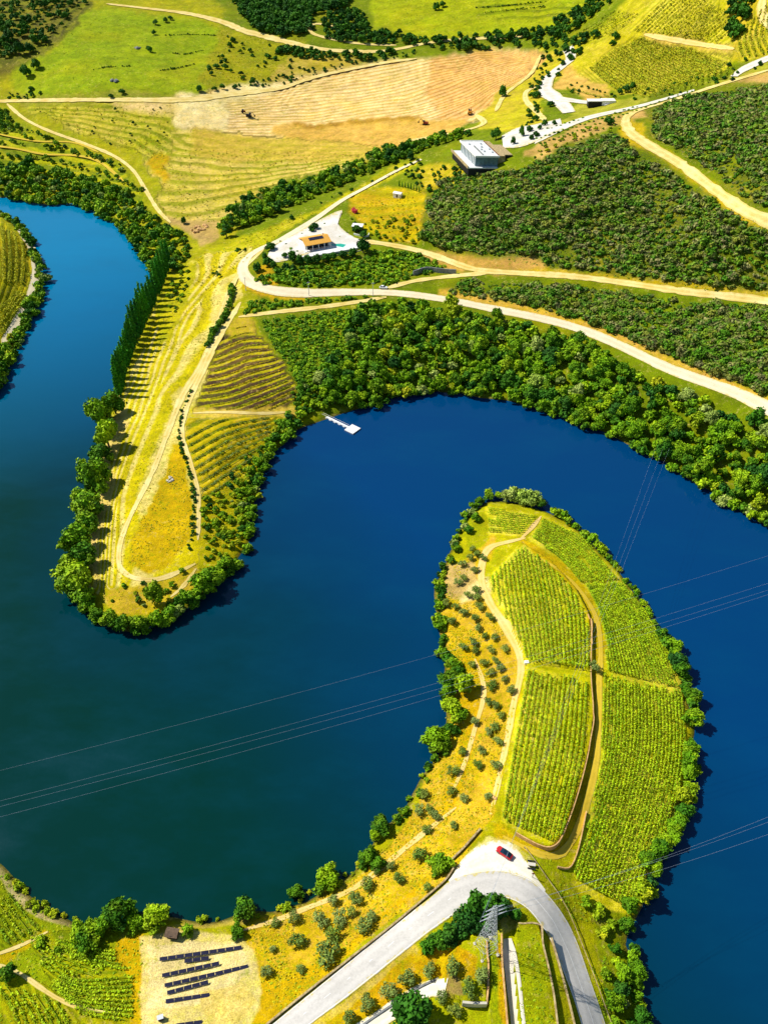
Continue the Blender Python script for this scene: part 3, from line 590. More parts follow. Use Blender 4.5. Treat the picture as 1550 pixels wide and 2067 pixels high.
way('path', [(535,500),(478,560),(452,620),(434,680),(405,740),(368,800),(340,870),(310,950),(270,1030),(245,1090),(240,1140),(262,1165),(310,1172),(350,1160),(395,1138)], [2.6,3.4,4.4,4,3,2.2,2,2], M['dirt'], 'twin wheel track along the hay strip of the tree-lined peninsula')
way('path', [(486,610),(458,655),(432,700),(412,745),(388,795),(372,840),(368,880),(384,930),(400,990),(402,1040),(400,1090)], [3,3.8,3.4,2.2,1.8,1.6], M['dirt'], 'pale track beside the brown terraced field')
way('path', [(390,834),(450,832),(520,835),(580,832)], 1.8, M['dirt'], 'cross path between the two terraced fields')
way('path', [(396,1148),(370,1185),(345,1205)], 1.8, M['dirt'], 'short path at the peninsula tip')
way('path', [(1092,1042),(1065,1075),(1050,1088)], 1.6, M['trail'], 'grass lane between the top vine blocks')
way('path', [(1060,1086),(1020,1096),(985,1104),(972,1140),(972,1180),(990,1220),(1020,1265),(1045,1310),(1052,1355),(1036,1420),(1022,1500),(1005,1580),(990,1645)], [1.8,3,2.2,3,2.2,1.8,1.6,1.5], M['trail'], 'pale path between olives and vines')
way('path', [(958,1330),(978,1395),(958,1470),(938,1540),(912,1600)], 1.4, M['trail'], 'narrow trail through the olive grove')
way('path', [(490,1878),(560,1857),(620,1832),(700,1802),(760,1760),(820,1710),(870,1670),(920,1630)], 1.5, M['trail'], 'narrow trail along the near olive slope')
way('path', [(1085,1124),(1140,1160),(1180,1205),(1204,1250),(1212,1310),(1208,1380),(1208,1450),(1202,1540),(1183,1625),(1156,1695),(1130,1728),(1105,1733),(1060,1712),(1015,1688)], [1.2,1.4,1.6,1.6,1.8,2.0,2.0,1.6], M['earth'], 'orange grass track between the two vine blocks', .1)
way('path', [(-60,390),(0,430),(30,450),(50,480),(68,510),(72,560),(60,600),(32,655),(0,710),(-60,790)], [2.5,3,4,4.5,4,3.5], M['pale_road'], 'white lane along the left bank', .15)
way('path', [(-40,1936),(0,1925),(50,1906),(98,1880)], 1.1, M['dirt'], 'farm track at the bottom left')
way('path', [(-40,1940),(0,1948),(40,1962),(90,2000),(150,2032),(220,2044)], 1.0, M['dirt'], 'curved field path among the low rows')
way('driveway', [(1020,1895),(1030,1940),(1036,1990),(1042,2040),(1048,2100)], 3.0, M['concrete'], 'pale concrete lane below the terraces', .14)
way('driveway', [(700,2100),(745,2072),(800,2035),(845,2003),(880,1985),(900,1992)], 3.6, M['gravel'], 'pale gravel drive curving to the yard', .2)
way('driveway', [(1145,98),(1152,112),(1150,122)], 8, M['paving'], 'white paved stub above the winery drive', .35)
way('driveway', [(1150,122),(1112,152),(1100,180),(1118,198),(1135,212),(1148,228)], [9,9,10,13,10,9], M['paving'], 'white drive winding to the winery', .4)
way('driveway', [(1125,200),(1170,206),(1225,212)], [8,6,4], M['paving'], 'white paved spur to the low pavilion', .42)
way('driveway', [(1600,100),(1550,118),(1500,140),(1480,155)], [6,7,8,5], M['paving'], 'white road at the right edge vineyards', .35)
lattice('terrace', drape(smooth([(1012,275),(1045,258),(1080,252),(1130,240)], 4)), drape(smooth([(1015,300),(1050,298),(1085,285),(1135,262)], 4)), M['paving'], .4, 7, 'white paved terrace behind the winery')
lattice('terrace', drape(smooth([(1085,270),(1180,236),(1290,212),(1400,181)], 5)), drape(smooth([(1078,292),(1180,245),(1290,218),(1400,185)], 5)), M['paving'], .35, 4, 'white stepped terrace strip along the ridge')
lattice('terrace', drape(smooth([(548,500),(600,470),(650,442),(692,424),(682,452),(712,478),(742,488)], 4)), drape(smooth([(540,518),(560,530),(610,518),(640,514),(690,506),(720,499),(745,492)], 4)), M['paving'], .28, 9, 'white paved yard around the villa')

# ------------------------------------------------------------------ plants
def leaf_quads(pts, nrm, size, rng):
    n = len(pts); r = rng.normal(size=(n, 3)); d = nrm*1.1+r*.75; d /= np.linalg.norm(d, axis=1)[:, None]+1e-9
    a = np.cross(d, rng.normal(size=(n, 3))); a /= np.linalg.norm(a, axis=1)[:, None]+1e-9; b = np.cross(d, a)
    s = (size*(.6+.8*rng.random(n)))[:, None]; e = .55+.4*rng.random(n)[:, None]
    q = np.stack([pts-a*s, pts-b*s*e, pts+a*s, pts+b*s*e], 1)      # kite-shaped leaf clump
    return q.reshape(-1, 3), np.arange(n*4).reshape(n, 4)
def crown(lobes, n, size, seed, core=.72):
    rng = np.random.default_rng(seed); L = np.array(lobes, float)   # x y z rx ry rz
    vol = (L[:, 3]*L[:, 4]+L[:, 3]*L[:, 5])
    k = rng.choice(len(L), n*2, p=vol/vol.sum()); u = rng.normal(size=(n*2, 3)); u /= np.linalg.norm(u, axis=1)[:, None]
    rad = (.72+.36*rng.random(n*2)+.28*(rng.random(n*2) > .86))[:, None]; p = L[k, :3]+u*rad*L[k, 3:6]
    keep = np.ones(len(p), bool)
    for l in L:
        q = (((p-l[:3])/l[3:6])**2).sum(1); keep &= q > .5
    keep &= p[:, 2] > L[:, 2].min()-L[:, 5].max()*.8
    p = p[keep][:n]; u = u[keep][:n]; u[:, 2] += .25
    v, f = leaf_quads(p, u, size, rng)
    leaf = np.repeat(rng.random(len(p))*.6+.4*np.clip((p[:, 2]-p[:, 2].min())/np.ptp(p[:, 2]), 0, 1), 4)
    V = [v]; Fs = [f]; lf = [leaf]; off = len(v)
    # inner twigs and leaves as closed small masses so crowns are not see-through everywhere
    if core:
        th = np.linspace(0, 2*np.pi, 7)[:-1]; ph = np.array([-1.0, -.3, .4, 1.05])
        for l in L:
            g = np.array([[math.cos(a)*math.cos(e), math.sin(a)*math.cos(e), math.sin(e)] for e in ph for a in th])
            g = g*(core*(.85+.3*rng.random((len(g), 1))))*l[3:6]+l[:3]
            idx = np.arange(24).reshape(4, 6); fs = [(idx[r, c], idx[r, (c+1) % 6], idx[r+1, (c+1) % 6], idx[r+1, c]) for r in range(3) for c in range(6)]
            fs += [(idx[3, 0], idx[3, 1], idx[3, 2], idx[3, 3]), (idx[3, 0], idx[3, 3], idx[3, 4], idx[3, 5])]
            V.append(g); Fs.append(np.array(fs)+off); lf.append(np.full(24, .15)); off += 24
    return np.vstack(V), np.vstack(Fs), np.concatenate(lf)
def crown_mesh(name, data, mat):
    me = mesh(name, data[0], data[1], [mat]); a = me.attributes.new('leaf', 'FLOAT', 'POINT'); a.data.foreach_set('value', data[2].astype(np.float32)); return me
def broad_lobes(seed, n=8, flat=.8):
    r = np.random.default_rng(seed); ex = .8+.35*r.random(); tall = .85+.45*r.random(); out = [(0, 0, 1.0*tall, .5*ex, .5/ex, .55*flat)]
    for i in range(n+6):
        a = i*2.4+r.random()*1.3; d = (.28+.5*r.random()); s = .17+.24*r.random()**1.3
        out.append((math.cos(a)*d*ex, math.sin(a)*d/ex, (.5+1.05*r.random()*(1.15-d))*tall, s*(.8+.5*r.random()), s*(.8+.5*r.random()), s*flat*(.8+.5*r.random())))
    return out
def trunk_mb(h, r, limbs=3, seed=0):
    g = np.random.default_rng(seed); m = MB(); m.tube([(0, 0, -.3), (.02, 0, h*.5), (.04, .03, h)], [r, r*.75, r*.5], 6)
    for i in range(limbs):
        a = i*2.1+g.random(); m.tube([(.02, 0, h*.6), (math.cos(a)*h*.3, math.sin(a)*h*.3, h*1.05), (math.cos(a)*h*.45, math.sin(a)*h*.45, h*1.45)], [r*.5, r*.3, r*.12], 5)
    return m
LIB = {}
def lib(kind, mat, variants, trunk=None, bark='bark'):
    L = []
    for d in variants:
        cm = crown_mesh(kind+'_crown', d, M[mat]); tm = None; both = None
        if trunk is not None:
            tb = trunk; tm = mesh(kind+'_trunk', tb.v, tb.f, [M[bark]])
            vv = np.vstack([d[0], np.array(tb.v)]); n0 = len(d[0]); fs = [tuple(x) for x in d[1]]+[tuple(i+n0 for i in x) for x in tb.f]
            both = mesh(kind, vv, fs, [M[mat], M[bark]], [0]*len(d[1])+[1]*len(tb.f))
            a = both.attributes.new('leaf', 'FLOAT', 'POINT'); a.data.foreach_set('value', np.r_[d[2], np.zeros(len(tb.v))].astype(np.float32))
        L.append(dict(crown=cm, trunk=tm, both=both, data=d))
    LIB[kind] = L
# unit trees: crown radius about 1, base at 0
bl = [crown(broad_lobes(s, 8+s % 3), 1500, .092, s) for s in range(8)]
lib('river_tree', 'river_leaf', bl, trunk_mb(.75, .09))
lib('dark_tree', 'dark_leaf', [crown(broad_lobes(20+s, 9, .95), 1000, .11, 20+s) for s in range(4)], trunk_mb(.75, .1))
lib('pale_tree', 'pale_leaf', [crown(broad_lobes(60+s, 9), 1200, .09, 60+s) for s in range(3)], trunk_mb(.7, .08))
lib('yellow_tree', 'yellow_leaf', [crown(broad_lobes(50+s, 8), 900, .1, 50+s) for s in range(2)], trunk_mb(.7, .08))
def olive_l(s):
    r = np.random.default_rng(s); return [(math.cos(i*1.25+r.random())*(.35+.4*r.random()), math.sin(i*1.25)*(.35+.4*r.random()), .85+.3*r.random(), .38+.16*r.random(), .4, .34) for i in range(5)]+[(0, 0, 1.0, .45, .45, .36)]
lib('olive_tree', 'olive_leaf', [crown(olive_l(70+s), 560, .095, 70+s, .45) for s in range(7)], trunk_mb(.6, .12))
def pop_l(s):
    r = np.random.default_rng(s); return [((r.random()-.5)*.25, (r.random()-.5)*.25, 1.2+i*1.05, (1.0-.1*i) if i else .7, (1.0-.1*i) if i else .7, .95) for i in range(8)]
lib('poplar_tree', 'poplar_leaf', [crown(pop_l(90+s), 1500, .2, 90+s, .6) for s in range(3)], trunk_mb(1.2, .16, 0))
def pine_l(s):
    r = np.random.default_rng(s); return [(math.cos(i*2.3)*.5*(1.1-i*.11), math.sin(i*2.3)*.5*(1.1-i*.11), .9+i*.32, .5-.04*i, .5-.04*i, .24) for i in range(9)]
lib('pine_tree', 'dark_leaf', [crown(pine_l(110+s), 900, .1, 110+s, .5) for s in range(2)], trunk_mb(2.6, .1, 0))
def shrub_l(s):
    r = np.random.default_rng(s); return [((r.random()-.5)*1.0, (r.random()-.5)*1.0, .28+.3*r.random(), .36+.3*r.random(), .36+.3*r.random(), .32+.22*r.random()) for i in range(5)]
lib('shrub', 'scrub_leaf', [crown(shrub_l(130+s), 240, .15, 130+s, .65) for s in range(8)])
lib('green_shrub', 'river_leaf', [crown(shrub_l(150+s), 260, .14, 150+s, .7) for s in range(4)])
lib('yellow_shrub', 'yellow_leaf', [crown(shrub_l(170+s), 220, .14, 170+s, .7) for s in range(3)])
low_tree = [crown(broad_lobes(s, 7), 260, .2, s) for s in range(5)]
low_shrub = [crown(shrub_l(200+s), 70, .26, 200+s, .75) for s in range(6)]
tuft = [leaf_quads(np.random.default_rng(s).normal(size=(7, 3))*(.35, .35, .1)+(0, 0, .12), np.tile([0, 0, 1.0], (7, 1)), .28, np.random.default_rng(s)) for s in range(4)]
tuft = [(v, f, np.full(len(v), .5)) for v, f in tuft]

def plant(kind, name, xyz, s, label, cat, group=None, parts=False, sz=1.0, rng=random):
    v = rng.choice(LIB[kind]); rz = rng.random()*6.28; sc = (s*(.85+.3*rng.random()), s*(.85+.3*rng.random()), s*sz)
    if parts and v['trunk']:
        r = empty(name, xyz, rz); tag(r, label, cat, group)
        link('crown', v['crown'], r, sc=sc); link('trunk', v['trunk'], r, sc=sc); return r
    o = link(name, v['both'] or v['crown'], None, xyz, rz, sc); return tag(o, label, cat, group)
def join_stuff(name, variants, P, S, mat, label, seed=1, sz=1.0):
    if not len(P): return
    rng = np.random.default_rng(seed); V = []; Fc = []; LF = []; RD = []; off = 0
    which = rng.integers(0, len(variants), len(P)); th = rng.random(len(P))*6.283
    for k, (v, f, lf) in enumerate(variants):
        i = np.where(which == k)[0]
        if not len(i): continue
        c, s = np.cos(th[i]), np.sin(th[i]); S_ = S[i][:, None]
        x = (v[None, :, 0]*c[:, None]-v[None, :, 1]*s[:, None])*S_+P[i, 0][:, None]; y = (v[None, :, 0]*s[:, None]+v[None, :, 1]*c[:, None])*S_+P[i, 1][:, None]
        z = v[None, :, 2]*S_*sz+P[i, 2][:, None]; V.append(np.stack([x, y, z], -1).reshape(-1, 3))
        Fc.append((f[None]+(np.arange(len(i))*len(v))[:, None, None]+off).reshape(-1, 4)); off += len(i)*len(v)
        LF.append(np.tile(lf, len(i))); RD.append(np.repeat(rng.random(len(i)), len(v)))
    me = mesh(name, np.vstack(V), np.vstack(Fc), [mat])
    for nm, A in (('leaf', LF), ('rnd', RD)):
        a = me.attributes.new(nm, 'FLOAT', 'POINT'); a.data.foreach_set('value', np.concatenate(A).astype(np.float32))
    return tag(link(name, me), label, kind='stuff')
def scatter(poly, sp, seed, jit=.8, dens=None):
    poly = np.array(poly, float); w = drape(poly); lo = w.min(0)-5; hi = w.max(0)+5; rng = np.random.default_rng(seed)
    xs, ys = np.meshgrid(np.arange(lo[0], hi[0], sp), np.arange(lo[1], hi[1], sp)); xs = xs.ravel()+(rng.random(xs.size)-.5)*sp*jit; ys = ys.ravel()+(rng.random(ys.size)-.5)*sp*jit
    z = ground_z(xs, ys); px, py = proj(xs, ys, z); m = pip(px, py, poly) & (z > .25)
    if dens is not None: m &= rng.random(len(xs)) < dens
    return np.stack([xs, ys, z], -1)[m]
def along(pl, sp, seed, jit=1.5):
    w = drape(smooth(pl, 4)); L = np.linalg.norm(np.diff(w[:, :2], axis=0), axis=1).sum(); w = resample(w, max(2, int(L/sp)+1)); r = np.random.default_rng(seed)
    w[:, :2] += (r.random((len(w), 2))-.5)*2*jit; w[:, 2] = ground_z(w[:, 0], w[:, 1]); w[:, 2] = np.maximum(w[:, 2], .1); return w[r.random(len(w)) > .12]

# pooled wild vegetation: the largest in view become objects, the rest of a kind one mass
TREES, SHRUBS = [], []
ORD = ['first','second','third','fourth','fifth','sixth','seventh','eighth','ninth','tenth','eleventh','twelfth','thirteenth','fourteenth','fifteenth','sixteenth','seventeenth','eighteenth','nineteenth','twentieth','twenty-first','twenty-second','twenty-third','twenty-fourth','twenty-fifth','twenty-sixth','twenty-seventh','twenty-eighth','twenty-ninth','thirtieth','thirty-first','thirty-second','thirty-third','thirty-fourth','thirty-fifth','thirty-sixth']
def pool(P, s0, s1, kind, label, group, seed, lst, sz=1.0, line=False):
    r = np.random.default_rng(seed); S = s0+(s1-s0)*r.random(len(P))**1.4; S = S*(.8+.4*vnoise(P[:, 0], P[:, 1], 14, 6)) if len(P) else S; n = len(P)
    if not n: return
    px, py = proj(*P.T); dsh = bil(sd, P[:, 0], P[:, 1]); col = np.digitize(px, np.quantile(px, [.14,.28,.42,.58,.72,.86])); row = np.digitize(dsh, np.quantile(dsh, [.34, .67])); big = np.digitize(S, [s0+(s1-s0)*.33, s0+(s1-s0)*.67])
    ok_ = ~((px > 634) & (px < 735) & (py > 826) & (py < 900)); P, px, py, dsh, col, row, big, S = P[ok_], px[ok_], py[ok_], dsh[ok_], col[ok_], row[ok_], big[ok_], S[ok_]
    vis = (px > -30) & (px < 1580) & (py > -30) & (py < 2100); rank = np.cumsum(vis)-1
    if kind == 'shrub': q_ = vnoise(P[:, 0], P[:, 1], 16, 9); S = S*(.8+.5*q_); S = np.where((q_ < .22) & (vnoise(P[:, 0], P[:, 1], 5, 4) > .5), S*.45, S)
    for i, p in enumerate(P):
        if line and vis[i] and rank[i] < 36: lab = '%s, %s from its far end' % (label, ORD[rank[i]])
        else: lab = '%s %s, %s, %s' % (('small', 'mid-sized', 'large')[big[i]], label, ('by the water', 'halfway up', 'highest up')[row[i]], ('at left end', 'near left end', 'left of middle', 'at middle', 'right of middle', 'near right end', 'at right end')[col[i]])
        k2 = kind
        if kind == 'river_tree': k2 = r.choice(['river_tree', 'dark_tree', 'yellow_tree', 'pale_tree'], p=[.76, .14, .05, .05])
        lst.append((p, S[i], k2, lab, group, sz*(.8+.5*r.random())))
pool(scatter([(700,640),(790,612),(900,628),(1000,650),(1100,672),(1180,700),(1250,738),(1340,785),(1430,815),(1480,845),(1560,875),(1620,900),(1700,1160),(1560,1066),(1480,1020),(1350,940),(1240,886),(1100,832),(950,800),(850,796),(760,812),(720,824),(660,838),(640,760),(700,700)], 5.0, 1), 2.7, 4.4, 'river_tree', 'broadleaf tree of the far riverside wood', 'broadleaf trees of the far riverside wood', 1, TREES, 1.0)
pool(scatter([(525,650),(620,636),(720,622),(780,612),(720,680),(690,720),(650,780),(610,790),(585,745),(560,705)], 1.9, 2), .8, 1.9, 'green_shrub', 'green shrub right of the brown terraced field', 'shrubs of the green slope', 2, SHRUBS, 1.0)
pool(scatter([(872,402),(900,362),(960,352),(1050,345),(1150,298),(1238,272),(1270,300),(1370,362),(1500,450),(1570,480),(1620,500),(1620,590),(1560,585),(1450,578),(1250,552),(1110,535),(1080,515),(1000,515),(880,500),(856,478)], 2.5, 3), 1.1, 3.5, 'shrub', 'bush of the big scrub hill', 'bushes of the central scrub hill', 3, SHRUBS, .8)
pool(scatter([(1320,222),(1400,200),(1500,182),(1600,165),(1650,420),(1550,418),(1500,398),(1400,322),(1315,272)], 2.6, 4), 1.2, 3.5, 'shrub', 'bush of the right edge scrub hill', 'bushes of the upper right scrub hill', 4, SHRUBS, .8)
pool(scatter([(935,565),(1050,572),(1250,590),(1450,616),(1560,622),(1640,630),(1640,840),(1560,800),(1450,758),(1280,688),(1180,648),(1050,612),(900,592)], 2.5, 5), 1.2, 3.6, 'shrub', 'bush between the two hill roads', 'bushes between the two hill roads', 5, SHRUBS, .85)
pool(scatter([(512,566),(560,545),(620,538),(700,522),(770,508),(840,515),(915,540),(840,556),(790,575),(620,578),(530,574)], 3.1, 6), 1.3, 2.6, 'green_shrub', 'shrub below the white villa', 'shrubs of the villa bank', 6, SHRUBS, 1.05)
pool(scatter([(505,606),(620,606),(760,598),(700,608),(600,618),(495,634)], 2.6, 7), 1.2, 2.2, 'green_shrub', 'shrub on the roadside strip', 'shrubs of the roadside strip', 7, SHRUBS)
pool(scatter([(-100,330),(0,338),(60,335),(120,350),(200,372),(260,392),(300,425),(335,455),(372,480),(385,510),(370,540),(340,552),(322,556),(298,530),(275,498),(243,462),(200,430),(150,410),(90,412),(20,400),(-100,396)], 5.0, 8, dens=.9), 2.2, 4.4, 'river_tree', 'broadleaf tree by the inlet', 'broadleaf trees at the inlet', 8, TREES, 1.05)
for i_, pl_ in enumerate(([(-20,238),(30,262),(60,280)], [(-20,285),(60,292),(140,305),(210,325)], [(-20,318),(60,318),(150,335),(230,358),(280,388)], [(60,262),(130,296),(200,318),(250,345)])):
    pool(along(pl_, 3.2, 80+i_, 2.2), 1.0, 2.6, 'river_tree', 'bush between the terraces above the inlet', 'bushes of the inlet terraces', 80+i_, TREES, .9)
pool(scatter([(-60,222),(10,222),(45,262),(0,270),(-60,262)], 4.5, 86), 1.8, 3.2, 'river_tree', 'tree below the left track fork', 'trees below the left track fork', 86, TREES)
pool(scatter([(440,470),(500,462),(560,432),(650,392),(760,345),(850,305),(950,275),(930,262),(830,295),(780,300),(700,340),(600,372),(500,395),(455,440)], 5.2, 9), 2.2, 4.0, 'river_tree', 'tree of the diagonal belt', 'trees of the diagonal belt', 9, TREES, 1.05)
pool(scatter([(430,-40),(720,-40),(700,15),(640,32),(620,70),(560,74),(500,55),(480,12)], 5.6, 10), 3.2, 5.0, 'dark_tree', 'dark tree of the topmost wood', 'dark trees of the upper wood', 10, TREES, 1.0)
pool(scatter([(650,40),(720,20),(760,62),(860,80),(960,74),(1090,60),(1180,15),(1240,-30),(1230,10),(1150,70),(1120,100),(1060,98),(900,104),(860,92),(740,90),(650,80)], 6.0, 11, dens=.85), 2.4, 4.4, 'dark_tree', 'dark tree by the top sandy track', 'dark trees along the top track', 11, TREES)
pool(scatter([(560,96),(640,106),(740,112),(800,108),(760,124),(640,122),(560,112)], 5.0, 12, dens=.9), 2.2, 3.6, 'dark_tree', 'dark tree between top track and tilled slope', 'dark trees above the tilled slope', 12, TREES)
pool(scatter([(1465,0),(1480,-40),(1530,-40),(1515,30),(1490,80),(1480,100),(1462,60)], 5.5, 13), 3.2, 4.4, 'dark_tree', 'dark tree of the upper right clump', 'dark trees of the upper right clump', 13, TREES)
pool(scatter([(-60,20),(120,-40),(180,0),(140,50),(80,100),(30,120),(-60,120)], 8, 14, dens=.75), 1.8, 4.4, 'dark_tree', 'dark tree on the top left hill', 'dark trees of the top left hill', 14, TREES)
pool(scatter([(1120,92),(1180,70),(1215,75),(1170,110),(1150,130),(1120,115)], 7, 15, dens=.8), 2.4, 3.8, 'dark_tree', 'green tree at the head of the winery drive', 'trees above the winery drive', 15, TREES)
pool(scatter([(-60,395),(0,408),(30,430),(58,480),(85,520),(95,575),(82,590),(76,545),(62,500),(20,440),(-60,410)], 3.8, 16), 2.0, 3.4, 'river_tree', 'tree beside the white lane', 'trees of the left bank', 16, TREES)
pool(scatter([(66,600),(88,590),(75,640),(45,690),(20,745),(-5,800),(-60,880),(-60,800),(5,715),(40,655)], 3.8, 17), 2.2, 3.8, 'river_tree', 'tree below the white lane', 'trees of the lower left bank', 17, TREES)
# both shores of the peninsulas
pool(along([(600,845),(560,890),(530,935),(510,1000),(498,1060),(490,1110),(460,1150)], 1.9, 21, 2.8), 1.5, 3.1, 'river_tree', 'leafy tree on the inner peninsula shore', 'trees of the inner shore', 21, TREES, line=True)
pool(along([(640,838),(600,835),(570,860),(540,905),(500,970),(480,1010)], 2.8, 22, 2.0), 1.3, 2.2, 'river_tree', 'small dark tree in the line above the inner shore', 'small trees above the inner shore', 22, TREES, line=True)
pool(along([(1110,1032),(1150,1058),(1190,1092),(1215,1118)], 3.0, 23, 1), 2.0, 2.9, 'river_tree', 'round tree on the north-east vineyard shore', 'trees of the north-east vineyard shore', 23, TREES, line=True)
pool(along([(1215,1118),(1260,1168),(1300,1225),(1335,1280)], 1.9, 24, .8), 1.0, 1.7, 'river_tree', 'low bush on the upper east vineyard shore', 'low bushes of the upper east shore', 24, TREES, .8, line=True)
pool(along([(1335,1280),(1360,1325),(1385,1392),(1395,1450),(1396,1530),(1386,1610),(1365,1680),(1330,1735)], 2.5, 25, 1.3), 2.1, 3.3, 'river_tree', 'bright tree on the east vineyard shore', 'trees of the east vineyard shore', 25, TREES, line=True)
pool(along([(1325,1740),(1295,1790),(1270,1840),(1255,1880),(1262,1920),(1285,1965)], 2.1, 26, 2.2), 1.9, 3.0, 'river_tree', 'dense green tree on the shore below the last vine rows', 'trees of the south-east vineyard shore', 26, TREES, line=True)
pool(scatter([(1205,1880),(1250,1890),(1262,1915),(1295,1975),(1300,2010),(1300,2110),(1238,2110),(1225,2000)], 3.2, 27), 1.4, 2.7, 'river_tree', 'tree of the roadside thicket', 'trees of the thicket beside the road', 27, TREES)
pool(along([(950,1030),(930,1075),(912,1125),(885,1180),(885,1230),(893,1290),(905,1340)], 1.8, 28, 1.2), 1.1, 2.2, 'river_tree', 'green bush on the upper west vineyard shore', 'bushes of the upper west shore', 28, TREES, line=True)
pool(along([(880,1520),(862,1560),(845,1600),(825,1635),(800,1660)], 1.9, 29, 1.4), 1.0, 2.0, 'river_tree', 'green bush on the olive slope shore', 'bushes of the olive slope shore', 29, TREES, line=True)
pool(along([(470,580),(462,625),(440,660),(418,700)], 1.7, 30, .8), 1.4, 2.2, 'river_tree', 'dark bush between the peninsula tracks', 'hedge bushes between the tracks', 30, TREES, line=True)
pool(along([(385,790),(368,835),(362,880),(372,920),(384,960),(392,1010),(390,1080),(380,1110)], 1.8, 31, .6), .5, 1.2, 'dark_tree', 'dark bush in the ditch hedge', 'ditch hedge bushes', 31, TREES, .8, line=True)
pool(scatter([(345,560),(375,545),(395,560),(372,600),(350,640),(335,660)], 4.2, 32, dens=.7), 1.0, 1.8, 'river_tree', 'bush beside the poplars', 'bushes beside the poplars', 32, TREES)
pool(scatter([(400,1010),(520,905),(560,890),(515,1000),(500,1090),(460,1140),(410,1130)], 2.6, 33, dens=.55), .8, 1.5, 'river_tree', 'bush in the yellow scrub', 'bushes of the yellow scrub', 33, TREES)
pool(scatter([(240,1150),(300,1180),(400,1140),(420,1160),(340,1230),(220,1230)], 3.8, 34, dens=.3), .7, 1.4, 'river_tree', 'bush near the left peninsula tip', 'bushes of the peninsula tip', 34, TREES)

pool(along([(238,792),(214,850),(205,900),(182,950),(184,1020),(160,1070),(146,1130),(150,1185),(180,1235),(215,1262),(270,1275),(330,1262),(390,1222),(430,1185),(475,1140)], 2.4, 35, 1.5), 1.4, 2.8, 'river_tree', 'bush on the poplar peninsula shore', 'bushes of the west peninsula shore', 35, TREES, line=True)
pool(along([(20,1770),(60,1812),(110,1843),(160,1862),(215,1870)], 2.2, 36, .8), .7, 1.5, 'yellow_tree', 'pale bush on the near left shore', 'bushes of the near left shore', 36, TREES, line=True)
pool(along([(400,1862),(500,1848),(560,1840),(620,1814),(655,1792),(705,1767),(742,1726),(775,1680),(800,1655)], 2.6, 37, 1.0), .6, 1.5, 'yellow_tree', 'low bush on the near slope shore', 'low bushes of the near slope shore', 37, TREES, line=True)
pool(scatter([(1160,1800),(1190,1820),(1262,1850),(1255,1900),(1230,1930),(1195,1890)], 2.8, 38, dens=.7), .9, 1.8, 'yellow_tree', 'yellow-green bush below the last vine rows', 'bushes below the vine rows', 38, TREES)
pool(scatter([(30,1800),(150,1870),(220,1880),(150,1890),(60,1860)], 3, 39, dens=.6), .7, 1.5, 'yellow_tree', 'rough bush on the near left bank', 'bushes of the near left bank', 39, TREES)
pool(scatter([(40,1900),(90,1890),(150,1895),(200,1930),(170,1940)], 2.6, 40, dens=.8), .7, 1.3, 'river_tree', 'leafy clump beside the shaggy field tree', 'leafy clumps in the near left field', 40, TREES)
pool(scatter([(100,210),(330,215),(345,260),(300,330),(180,270)], 13, 41, dens=.5), .7, 1.4, 'dark_tree', 'tiny bush on the hay slope above the inlet', 'tiny bushes of the hay slope', 41, TREES)
pool(scatter([(410,160),(450,70),(600,100),(640,130),(560,150),(540,175),(430,190)], 9, 42, dens=.35), 1.2, 2.8, 'dark_tree', 'bush above the sandy track junction', 'bushes above the tilled slope', 42, TREES)
pool(scatter([(860,345),(930,335),(940,360),(880,400),(850,380),(800,340),(840,325)], 4, 43, dens=.5), 1.0, 2.2, 'dark_tree', 'bush on the slope below the winery', 'bushes below the winery', 43, TREES)
pool(scatter([(1095,105),(1130,110),(1140,150),(1090,165),(1085,250),(1060,255),(1070,160)], 6, 44, dens=.6), 1.0, 2.6, 'dark_tree', 'bush beside the winery drive', 'bushes beside the winery drive', 44, TREES)
pool(scatter([(1240,180),(1400,150),(1550,105),(1560,150),(1420,180),(1300,210),(1230,215)], 7, 45, dens=.4), .8, 1.8, 'dark_tree', 'small bush along the ridge', 'small bushes along the ridge', 45, TREES)
pool(scatter([(700,440),(850,440),(850,495),(780,490),(740,478)], 3.4, 46, dens=.5), .8, 1.7, 'yellow_tree', 'bush in the orange meadow beside the villa', 'bushes of the orange meadow', 46, TREES)
pool(scatter([(480,560),(500,490),(600,440),(700,390),(850,325),(850,318),(640,410),(480,500),(420,560)], 6, 47, dens=.4), .8, 1.8, 'dark_tree', 'bush on the grassy bank above the villa road', 'bushes above the villa road', 47, TREES)
pool(along([(20,402),(90,414),(150,412),(200,432),(245,464),(275,500),(302,540),(318,560)], 3.6, 51, 2), 2.2, 4.2, 'river_tree', 'tree overhanging the inlet shore', 'trees overhanging the inlet', 51, TREES, 1.1, line=True)
pool(along([(655,842),(720,824),(800,803),(880,792),(950,800),(1030,810),(1100,834),(1200,870),(1280,904),(1350,940),(1420,984),(1500,1038),(1560,1068),(1640,1110)], 3.4, 52, 2), 2.0, 3.8, 'river_tree', 'tree overhanging the far bank', 'trees overhanging the far bank', 52, TREES, 1.0, line=True)
pool(along([(-20,425),(30,454),(62,492),(84,542),(88,580),(72,630),(44,685),(18,740),(-8,800)], 3.0, 53, 2), 1.8, 3.6, 'river_tree', 'tree overhanging the left bank shore', 'trees overhanging the left bank', 53, TREES, 1.0, line=True)
